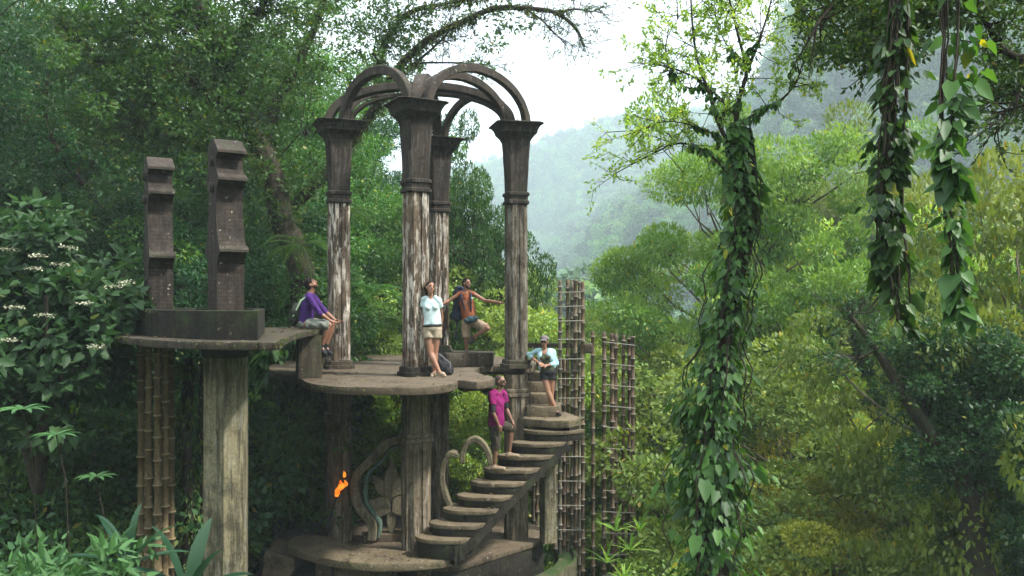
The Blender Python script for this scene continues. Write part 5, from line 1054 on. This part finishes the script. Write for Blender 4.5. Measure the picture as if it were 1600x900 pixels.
# --- hanging vines, top right
def vine(seed, label, pts, hw_, nl, L, ns, Y):
    rng = np.random.RandomState(seed); sb, vb = MB(), MB(); P = px_path(pts); hw = np.interp(np.linspace(0, 1, len(P)), np.linspace(0, 1, len(hw_)), hw_)
    for i in range(ns):
        o = rng.uniform(-1, 1, 2); e = int(len(P) * rng.uniform(.6, 1)); Q = P[:e] + np.stack([o[0] * hw[:e] * .7, o[1] * hw[:e] * .5, np.zeros(e)], 1) + rng.normal(size=(e, 3)) * .006; sb.add(*tube_np(Q, .006 + .006 * rng.uniform(), 5))
    hw = hw * (1 + .3 * np.sin(np.arange(len(P)) * 1.3 + seed)); hanging(vb, rng, P, hw, int(nl * .38), L, .8, out=.9); hanging(vb, rng, P, hw * 1.1, int(nl * 1.1), L * .6, .8, out=.9)
    return plant('hanging_vine', P[0], label, 'vine', [('stems', sb, M_bark), ('leaves', vb, G['vine_leaf'])])
vine(11, 'thick curtain of hanging vine stems and dark heart shaped leaves, left of the two', [(1402, -60, 7.4), (1400, 60, 7.4), (1392, 180, 7.4), (1386, 300, 7.4), (1392, 400, 7.4), (1408, 520, 7.4)], [.12, .14, .17, .16, .19, .2, .1], 620, .15, 16, 7.4)
vine(12, 'thinner hanging vine with heart shaped leaves near the right edge, right of the two', [(1496, -60, 6.9), (1498, 60, 6.9), (1488, 180, 6.9), (1484, 300, 6.9), (1494, 400, 6.9), (1502, 490, 6.9)], [.2, .21, .17, .13, .07, .07, .06], 260, .17, 7, 6.9)
# --- branch of a tree overhead at top right
rng = np.random.RandomState(21); tb, lb = MB(), MB(); Yb = 8.6
trunk = px_path([(1800, 1150, 10), (1790, 600, 10), (1750, 200, 9.6), (1690, 60, 9), (1600, -10, 8.8)]); tb.add(*tube_np(trunk, np.linspace(.3, .1, len(trunk)), 10))
for pts, r in (([(1600, -10, 8.8), (1520, -30, 8.6), (1450, 0, 8.5), (1410, 45, 8.4), (1360, 70, 8.3)], .06), ([(1690, 60, 9), (1620, 90, 8.8), (1570, 80, 8.6), (1540, 35, 8.5), (1500, -10, 8.5)], .05), ([(1450, 0, 8.5), (1370, -20, 8.4), (1300, 10, 8.3), (1265, 60, 8.2)], .035), ([(1620, 90, 8.8), (1590, 150, 8.7), (1560, 190, 8.6)], .02)):
    B = px_path(pts); tb.add(*tube_np(B, np.linspace(r, r * .35, len(B)), 7)); twigs(tb, lb, rng, B, r, 26, .4, .07, 8, q0=.1, upb=-.1)
cc = [(rng.uniform(1262, 1440), rng.uniform(-50, 95), rng.uniform(8.2, 9.6)) for _ in range(110)]; cc = [c for c in cc if c[1] < 110 - abs(c[0] - 1350) * .55 + 20]
cc += [(rng.uniform(1430, 1620), rng.uniform(-50, 30), rng.uniform(8.4, 9.6)) for _ in range(50)] + [(rng.uniform(1545, 1640), rng.uniform(60, 190), rng.uniform(8.6, 9.8)) for _ in range(34)]
cloud(lb, rng, np.array([tuple(at(*c)) for c in cc]), 90, rng.uniform(.12, .3, len(cc)), .055, .5, .7, .5)
plant('overhanging_tree', (trunk[0][0], 10, trunk[0][2]), 'tree reaching in from beyond the right edge, its leafy branches across the top corner', 'tree', [('trunk', tb, M_bark), ('crown', lb, G['leaf_mid'])])
# --- dark tree with a leaning stem, right
rng = np.random.RandomState(31); tb, lb = MB(), MB(); Y = 15
base = px_path([(1530, 900, Y), (1522, 830, Y), (1505, 750, Y), (1455, 680, Y), (1408, 610, Y), (1368, 545, Y), (1322, 485, Y)]); tb.add(*tube_np(base, np.interp(np.linspace(0, 1, len(base)), [0, .3, 1], [.28, .16, .03]), 9, 2, .08))
for pts, r in (([(1520, 810, Y), (1532, 720, 15.2), (1528, 640, 15.3), (1520, 560, 15.4)], .16), ([(1368, 545, Y), (1340, 560, 14.9), (1300, 555, 14.8)], .03), ([(1455, 680, Y), (1440, 600, 15.2), (1460, 560, 15.2)], .05), ([(1532, 720, 15.2), (1570, 660, 15.5), (1600, 600, 15.6)], .09)):
    B = px_path(pts); tb.add(*tube_np(B, np.linspace(r, r * .35, len(B)), 7)); twigs(tb, lb, rng, B, r, 14, .6, .09, 8, q0=.3)
twigs(tb, lb, rng, base, .1, 30, .6, .08, 7, q0=.5)
cc = [(1515 + rng.normal() * 48, rng.uniform(500, 760), rng.uniform(14.6, 17)) for _ in range(150)] + [(rng.uniform(1560, 1680), rng.uniform(540, 900), rng.uniform(14, 17)) for _ in range(110)] + [(rng.uniform(1400, 1500), rng.uniform(520, 620), rng.uniform(15, 16.5)) for _ in range(26)]
cloud(lb, rng, np.array([tuple(at(*c)) for c in cc]), 210, rng.uniform(.22, .5, len(cc)), .085, .5, .7, .5)
plant('leaning_tree', (base[0][0], Y, base[0][2]), 'dark leafy tree at right with one thin bare stem leaning out to the left', 'tree', [('trunk', tb, M_bark), ('crown', lb, G['leaf_dark'])])
# --- mossy tree whose limbs spread over the towers
rng = np.random.RandomState(41); tb, lb, mb_ = MB(), MB(), MB(); Y = 20
limbs = [([(485, 640, Y), (478, 520, Y), (470, 420, Y), (440, 340, Y), (425, 270, Y), (385, 190, Y), (352, 110, 19.6), (318, 40, 19.3), (290, -40, 19)], .33), ([(440, 340, Y), (418, 250, 20.6), (430, 170, 21), (470, 90, 21), (500, 20, 21), (520, -40, 21)], .2),
         ([(385, 190, Y), (330, 150, 19.3), (270, 110, 18.8), (210, 130, 18.5), (150, 90, 18), (90, 30, 17.8)], .16), ([(425, 270, Y), (360, 230, 19.4), (300, 215, 19), (240, 225, 18.8)], .07), ([(270, 110, 18.8), (240, 50, 18.6), (225, -20, 18.4)], .1), ([(210, 130, 18.5), (225, 170, 18.3), (215, 200, 18.2)], .06),
         ([(440, 340, 20.5), (520, 260, 20.6), (560, 205, 20.7), (592, 160, 20.6), (620, 110, 20.4), (665, 65, 20.2), (715, 38, 20), (770, 14, 20), (820, 13, 19.8), (868, 20, 19.6), (900, 45, 19.5), (912, 72, 19.4)], .13), ([(592, 160, 20.6), (590, 110, 20.6), (605, 60, 20.6), (640, 20, 20.4), (700, 5, 20.2), (760, -4, 20)], .1),
         ([(624, 118, 20.4), (650, 100, 20.2), (700, 98, 20), (735, 99, 20), (775, 102, 20)], .035), ([(630, 112, 20.4), (665, 85, 20.2), (690, 62, 20), (702, 48, 20)], .04), ([(868, 20, 19.6), (900, 14, 19.5), (925, 18, 19.4), (945, 8, 19.4)], .03), ([(820, 13, 19.8), (845, 30, 19.6), (870, 55, 19.5), (885, 72, 19.5)], .025),
         ([(352, 110, 19.6), (370, 60, 19.4), (410, 10, 19.2), (440, -40, 19)], .12)]
for i, (pts, r) in enumerate(limbs):
    B = px_path(pts); tb.add(*tube_np(B, np.linspace(r, r * (.45 if i == 0 else .2), len(B)), 9, 4, .1)); thin = i in (6, 8, 9, 10, 11)
    if thin: twigs(tb, lb, rng, B, r, 64 if i == 6 else 26, .62, .06, 5, q0=.5 if i == 6 else .2, upb=.0, spread=.8, r=.007)
    else: twigs(tb, lb, rng, B, r, 46, .9, .11, 14, q0=.15, upb=.2)
    k = int(len(B) * (.62 if i == 6 else .35 if thin else 1)); Q = B[:max(k, 2)]; n = int(260 * len(Q) / 6 * (1 if r > .05 else .4)); f = rng.uniform(0, len(Q) - 1, n); j = np.minimum(f.astype(int), len(Q) - 2); c = Q[j] + (Q[j + 1] - Q[j]) * (f - j)[:, None]
    D = unit(rng.normal(size=(n, 3))); rr = np.interp(f, [0, len(B)], [r, r * .4]); p = c + D * (rr * 1.02)[:, None]; tint = np.stack([rng.uniform(0, 1, n)] * 3 + [np.ones(n)], 1)
    leaves(mb_, p, unit(D + [0, 0, -.9] + rng.normal(size=(n, 3)) * .5), unit(rng.normal(size=(n, 3))), rng.uniform(.07, .2, n), .035, tint)
for c in ((770, 18, 20), (708, 22, 20.2), (880, 28, 19.6), (858, 52, 19.6), (690, 78, 20), (640, 90, 20.3)):
    cloud(mb_, rng, [tuple(at(*c))], 60, .13, .1, .2, 1.0, 0)
EB = []
for c, L, W, n in (((246, 108, 18.4), .62, .07, 26), ((292, 24, 18.6), .75, .08, 24), ((168, 62, 17.6), .6, .07, 22), ((212, 88, 18), .5, .06, 18), ((330, 80, 19), .5, .06, 18), ((130, 20, 17.6), .6, .07, 18), ((365, 150, 19.4), .45, .05, 16), ((240, 160, 18.2), .5, .06, 18), ((190, 12, 17.9), .6, .07, 18)):
    eb = MB(); rosette(eb, rng, tuple(at(*c)), n, L, W, .1, 1.45, .8); EB.append(eb)
cc = []
for pts, r in limbs[:6] + limbs[12:] + [limbs[7]]:
    B = px_path(pts)
    for _ in range(26): cc.append(B[rng.randint(int(len(B) * .3), len(B))] + rng.normal(size=3) * .8)
cloud(lb, rng, np.array(cc), 170, rng.uniform(.3, .65, len(cc)), .095, .5, .6, .6)
plant('mossy_tree', (at(485, 640, Y).x, Y, at(485, 640, Y).z - 3), 'old mossy tree whose crooked limbs carry rosette plants and reach over the pavilion', 'tree', [('trunk', tb, M_bark), ('crown', lb, G['leaf_mid']), ('moss', mb_, G['moss_leaf'])] + [('epiphyte', e_, G['fern_leaf']) for e_ in EB])
# --- dark crooked limbs behind the towers, left
rng = np.random.RandomState(43); tb, lb = MB(), MB()
for pts, r in (([(120, 560, 21), (118, 450, 21), (130, 380, 21), (165, 350, 20.6), (215, 370, 20.3), (290, 400, 20)], .2), ([(130, 380, 21), (90, 330, 20.6), (60, 300, 20.3), (10, 290, 20)], .14), ([(165, 350, 20.6), (140, 300, 20.5), (100, 250, 20.4), (70, 180, 20.3), (80, 90, 20)], .1), ([(118, 450, 21), (60, 400, 20.5), (-20, 370, 20)], .1)):
    B = px_path(pts); tb.add(*tube_np(B, np.linspace(r, r * .3, len(B)), 8, 2, .1)); twigs(tb, lb, rng, B, r, 50, .8, .11, 14, q0=.2)
plant('crooked_tree', at(120, 560, 21), 'dark crooked tree behind the cream flowered shrub at left', 'tree', [('trunk', tb, M_bark), ('crown', lb, G['leaf_dark'])])
# --- leaf curtains on dark stems, lower left
def curtain(seed, label, pts, hw_, n, L, mt, name='climbing_plant'):
    rng = np.random.RandomState(seed); tb, vb = MB(), MB(); P = px_path(pts); hw = np.interp(np.linspace(0, 1, len(P)), np.linspace(0, 1, len(hw_)), hw_)
    tb.add(*tube_np(P, .1, 8)); tb.add(*tube_np(P + [.2, .1, 0], .05, 6)); hanging(vb, rng, P, hw, n, L, .7, kind=8, aspect=.5); hanging(vb, rng, P, hw, n, L * .6, .7, kind=8, aspect=.6); return plant(name, P[-1], label, 'climber', [('stems', tb, M_bark), ('leaves', vb, mt)])
curtain(51, 'dark climber with long drooping leaves right beside the hexagonal column', [(420, 545, 19), (425, 640, 19), (430, 760, 19), (425, 900, 19), (425, 1000, 19)], [.4, .5, .6, .6], 900, .26, G['vine_leaf'])
curtain(52, 'tall dark climber with long drooping leaves just left of the lower left column', [(487, 600, 19.3), (480, 700, 19.3), (478, 800, 19.3), (470, 960, 19.3)], [.45, .55, .6, .6], 1000, .27, G['vine_leaf'])
curtain(53, 'yellowing climber between the bamboo column and the hexagonal column', [(296, 560, 15.2), (292, 660, 15.2), (296, 780, 15.2), (290, 950, 15.2)], [.25, .3, .3, .3], 800, .1, G['leaf_olive'])
# --- ferns
def fern(seed, px, py, Y, n, L, label):
    rng = np.random.RandomState(seed); fb = MB(); c = np.array(tuple(at(px, py, Y)))
    for i in range(n):
        a = 2.4 * i; e = rng.uniform(.1, .9); l = L * rng.uniform(.7, 1.2); h = np.array([math.cos(a), math.sin(a), 0]); P = [c + h * l * t + np.array([0, 0, math.sin(e) * l * t - .75 * l * t * t]) for t in np.linspace(0, 1, 26)]; P = np.array(P)
        for k in range(2, 25):
            w = l * .2 * math.sin(math.pi * (k / 26) ** .7); S = np.array([-h[1], h[0], 0]); tt = unit(P[k + 1 if k < 25 else k] - P[k - 1])
            for s in (-1, 1): leaves(fb, P[k][None], (S * s + tt * .4 + [0, 0, -.15])[None], np.array([[0, 0, 1.0]]), w, .035 * l, np.array([[rng.uniform(), .3, 0, 1]]))
        fb.add(*tube_np(P, .006, 4))
    return plant('fern', tuple(c), label, 'fern', [('fronds', fb, G['fern_leaf'])])
fern(61, 468, 385, 18.8, 16, 1.0, 'bright arching fern above the seated man in purple'); fern(62, 588, 455, 21.5, 16, 1.1, 'drooping fern between the left and front columns'); fern(63, 545, 330, 22, 12, .9, 'small fern high behind the left column')
fern(64, 600, 500, 22.6, 14, 1.2, 'dark hanging fern low between the left and front columns')
# --- big leaved plants low at left
rng = np.random.RandomState(71)
def straps(name, px, py, Y, dirs, L, W, label, mt, bend=.6):
    mb = MB(); c = tuple(at(px, py, Y))
    for d in dirs: strap(mb, c, d, L * rng.uniform(.85, 1.15), W, rng, bend, 9)
    return plant(name, c, label, 'plant', [('leaves', mb, mt)])
straps('banana_plant', 200, 885, 9.5, [(-.35, -.1, 1), (.05, .1, 1), (.7, -.2, .8), (-.9, -.2, .35), (.9, .3, .3), (-.6, .5, .7)], .75, .12, 'blue green banana like plant at the foot of the bamboo column', M_bananal)
straps('banana_plant', 292, 935, 10.5, [(-.3, 0, 1), (.5, -.2, .9), (.1, .4, 1), (.9, 0, .5), (-.8, 0, .6)], .9, .2, 'broad leaved plant at the foot of the hexagonal column', M_bananal)
for i, (px, py, Y, sz) in enumerate(((35, 640, 9.5, .3), (88, 680, 9.5, .27), (150, 745, 10.5, .25))):
    mb = MB(); c = np.array(tuple(at(px, py, Y)))
    for k in range(9):
        a = k / 9 * 2 * math.pi; strap(mb, tuple(c), (math.cos(a), math.sin(a) * .8 - .25, .12), sz, sz * .22, rng, .7, 4)
    tb = MB(); tb.add(*tube_np(np.array([c, c + [.05, .1, -.5], c + [.0, .3, -1.6]]), .007, 6))
    plant('palmate_plant', tuple(c), ('star shaped fingered leaf highest at the left edge', 'star shaped fingered leaf just right of and below the highest one', 'small fingered leaf low beside the bamboo column')[i], 'plant', [('leaf', mb, G['leaf_blue']), ('stem', tb, M_bark)])
lb = MB(); cc = np.array([tuple(at(rng.uniform(20, 215), rng.uniform(850, 960), rng.uniform(8.5, 10))) for _ in range(60)]); cloud(lb, rng, cc, 12, .2, .16, .35, .6, .9, 8); plant('leafy_herb', tuple(cc[0]), 'bright green herb with long pointed leaves at the bottom left corner', 'plant', [('leaves', lb, G['leaf_blue'])])
# cream flower heads of the big shrub
shb = shr['bush_blue']
for i, (px, py) in enumerate(((14, 388), (60, 398), (95, 412), (52, 418), (196, 440), (130, 472), (22, 478), (70, 490), (18, 530), (150, 540), (178, 446), (105, 385))):
    fb = MB(); c = np.array(tuple(at(px, py, 11.6))); n = 70; a = rng.uniform(0, 6.28, n); q = np.sqrt(rng.uniform(0, 1, n)) * .13; p = c + np.stack([np.cos(a) * q, np.sin(a) * q, rng.normal(size=n) * .012 - q * .15], 1)
    leaves(fb, p, unit(rng.normal(size=(n, 3)) * [1, 1, .2]), np.tile([[0, 0, 1.0]], (n, 1)) + rng.normal(size=(n, 3)) * .2, .035, .025, np.ones((n, 4)))
    fb.add(*tube_np(np.array([c - [0, -.05, .05], c - [0, -.02, .03], c]), .004, 4)); o = fb.build('flower_head', M_flower); o.parent = shb; o.matrix_parent_inverse = Matrix.LocRotScale(shb.location, shb.rotation_euler, shb.scale).inverted()
# leafy plants at the foot of the brown fence
mb = MB()
for px, py in ((962, 830), (985, 860), (948, 880), (1000, 830), (975, 910)): rosette(mb, rng, tuple(at(px, py, 17.6)), 12, .5, .04, .2, 1.4, .9)
plant('strap_leaved_plant', tuple(at(965, 850, 17.6)), 'spiky strap leaved plants sprouting at the foot of the brown bamboo fence', 'plant', [('leaves', mb, G['leaf_light'])])

# ---------------------------------------------------------------- litter and moss on the old concrete
rng = np.random.RandomState(91)
def inside(pts, x, y):
    c = False; n = len(pts)
    for i in range(n):
        a, b = pts[i], pts[(i + 1) % n]
        if (a[1] > y) != (b[1] > y) and x < (b[0] - a[0]) * (y - a[1]) / (b[1] - a[1]) + a[0]: c = not c
    return c
areas = [([(p.x, p.y) for p in up], -1.335, 420), ([(p.x, p.y) for p in cs], -4.415, 260), (fl, TZ + .005, 240), ([(p.x, p.y) for p in pt], -.495, 160), ([(p.x, p.y) for p in ld], -2.275, 40)]
LP = []
for pts, z, n in areas:
    xs = [p[0] for p in pts]; ys = [p[1] for p in pts]
    cx = [(rng.uniform(min(xs), max(xs)), rng.uniform(min(ys), max(ys))) for _ in range(9)]
    for _ in range(n):
        c = cx[rng.randint(9)]; x, y = (c[0] + rng.normal() * .35, c[1] + rng.normal() * .35) if rng.uniform() < .6 else (rng.uniform(min(xs), max(xs)), rng.uniform(min(ys), max(ys)))
        if inside(pts, x, y): LP.append((x, y, z))
for k in range(9):
    for _ in range(9): t, q = rng.uniform(0, .9), rng.uniform(0, .25); LP.append((Ls[k][0] + .765 * t + .1 + q * .4, Ls[k][1] - .4 * t + .1 + q * .5, -4.075 + .2 * k))
LP = np.array(LP); n = len(LP); lb = MB(); a = rng.uniform(0, 6.28, n)
leaves(lb, LP + [0, 0, .012], np.stack([np.cos(a), np.sin(a), rng.normal(size=n) * .12], 1), np.tile([[0, 0, 1.0]], (n, 1)) + rng.normal(size=(n, 3)) * .25, rng.uniform(.03, .08, n), .03, np.stack([rng.uniform(0, 1, n)] * 3 + [np.ones(n)], 1), fold=.3)
G['litter'] = leafmat('dry_leaf', (.1, .055, .02), (.28, .19, .07), (.1, .16, .03), trans=0, rough=.8)
tag(lb.build('fallen_leaves', G['litter']), 'dry leaves scattered on the platforms and steps', 'leaves', kind='stuff')
mb = MB()
def edge_moss(pts, z, n, L=.05, drop=.1):
    P = np.array([(p[0], p[1]) for p in pts]); k = rng.randint(0, len(P), n); f = rng.uniform(0, 1, n)[:, None]; p = P[k] * (1 - f) + P[(k + 1) % len(P)] * f
    w = np.array([mnoise.noise(Vector((q[0] * 2.2, q[1] * 2.2, z))) for q in p]); p = p[w > .0]; m = len(p); c = P.mean(0); o = unit(p - c)
    V = np.concatenate([p - o * rng.uniform(-.01, .05, (m, 1)), (z - rng.uniform(0, drop, m) ** 1.3)[:, None]], 1)
    leaves(mb, V, np.concatenate([o * .7, rng.normal(size=(m, 1)) * .4 - .5], 1) + rng.normal(size=(m, 3)) * .5, rng.normal(size=(m, 3)) + [0, 0, .5], rng.uniform(.4, 1.4, m) * L, L * .3, np.stack([rng.uniform(0, 1, m)] * 3 + [np.ones(m)], 1))
edge_moss([(p.x, p.y) for p in catmull(up, 3)], -1.34, 1500); edge_moss([(p.x, p.y) for p in catmull(cs, 4)], -4.42, 900); edge_moss([(p.x, p.y) for p in pt], -.5, 900); edge_moss([(p.x, p.y) for p in ld], -2.28, 300); edge_moss(pbx, -.12, 700, .04)
edge_moss(fl, TZ, 900)
for k in range(9): L_, R_ = Ls[k], prevR[k][0]; edge_moss([(L_[0], L_[1]), (R_.x, R_.y)], -4.1 + .2 * k, 90, .035, .12)
for kx, ky in COLS.values():
    a = rng.uniform(0, 6.28, 160); p = np.stack([kx + np.cos(a) * .36, ky + np.sin(a) * .36, np.full(160, ZCAP + .02)], 1); leaves(mb, p, rng.normal(size=(160, 3)) + [0, 0, -.2], rng.normal(size=(160, 3)), rng.uniform(.03, .1, 160), .018, np.stack([rng.uniform(0, 1, 160)] * 3 + [np.ones(160)], 1))
tag(mb.build('moss', G['moss_leaf']), 'moss and tiny plants fringing the concrete edges', 'moss', kind='stuff')
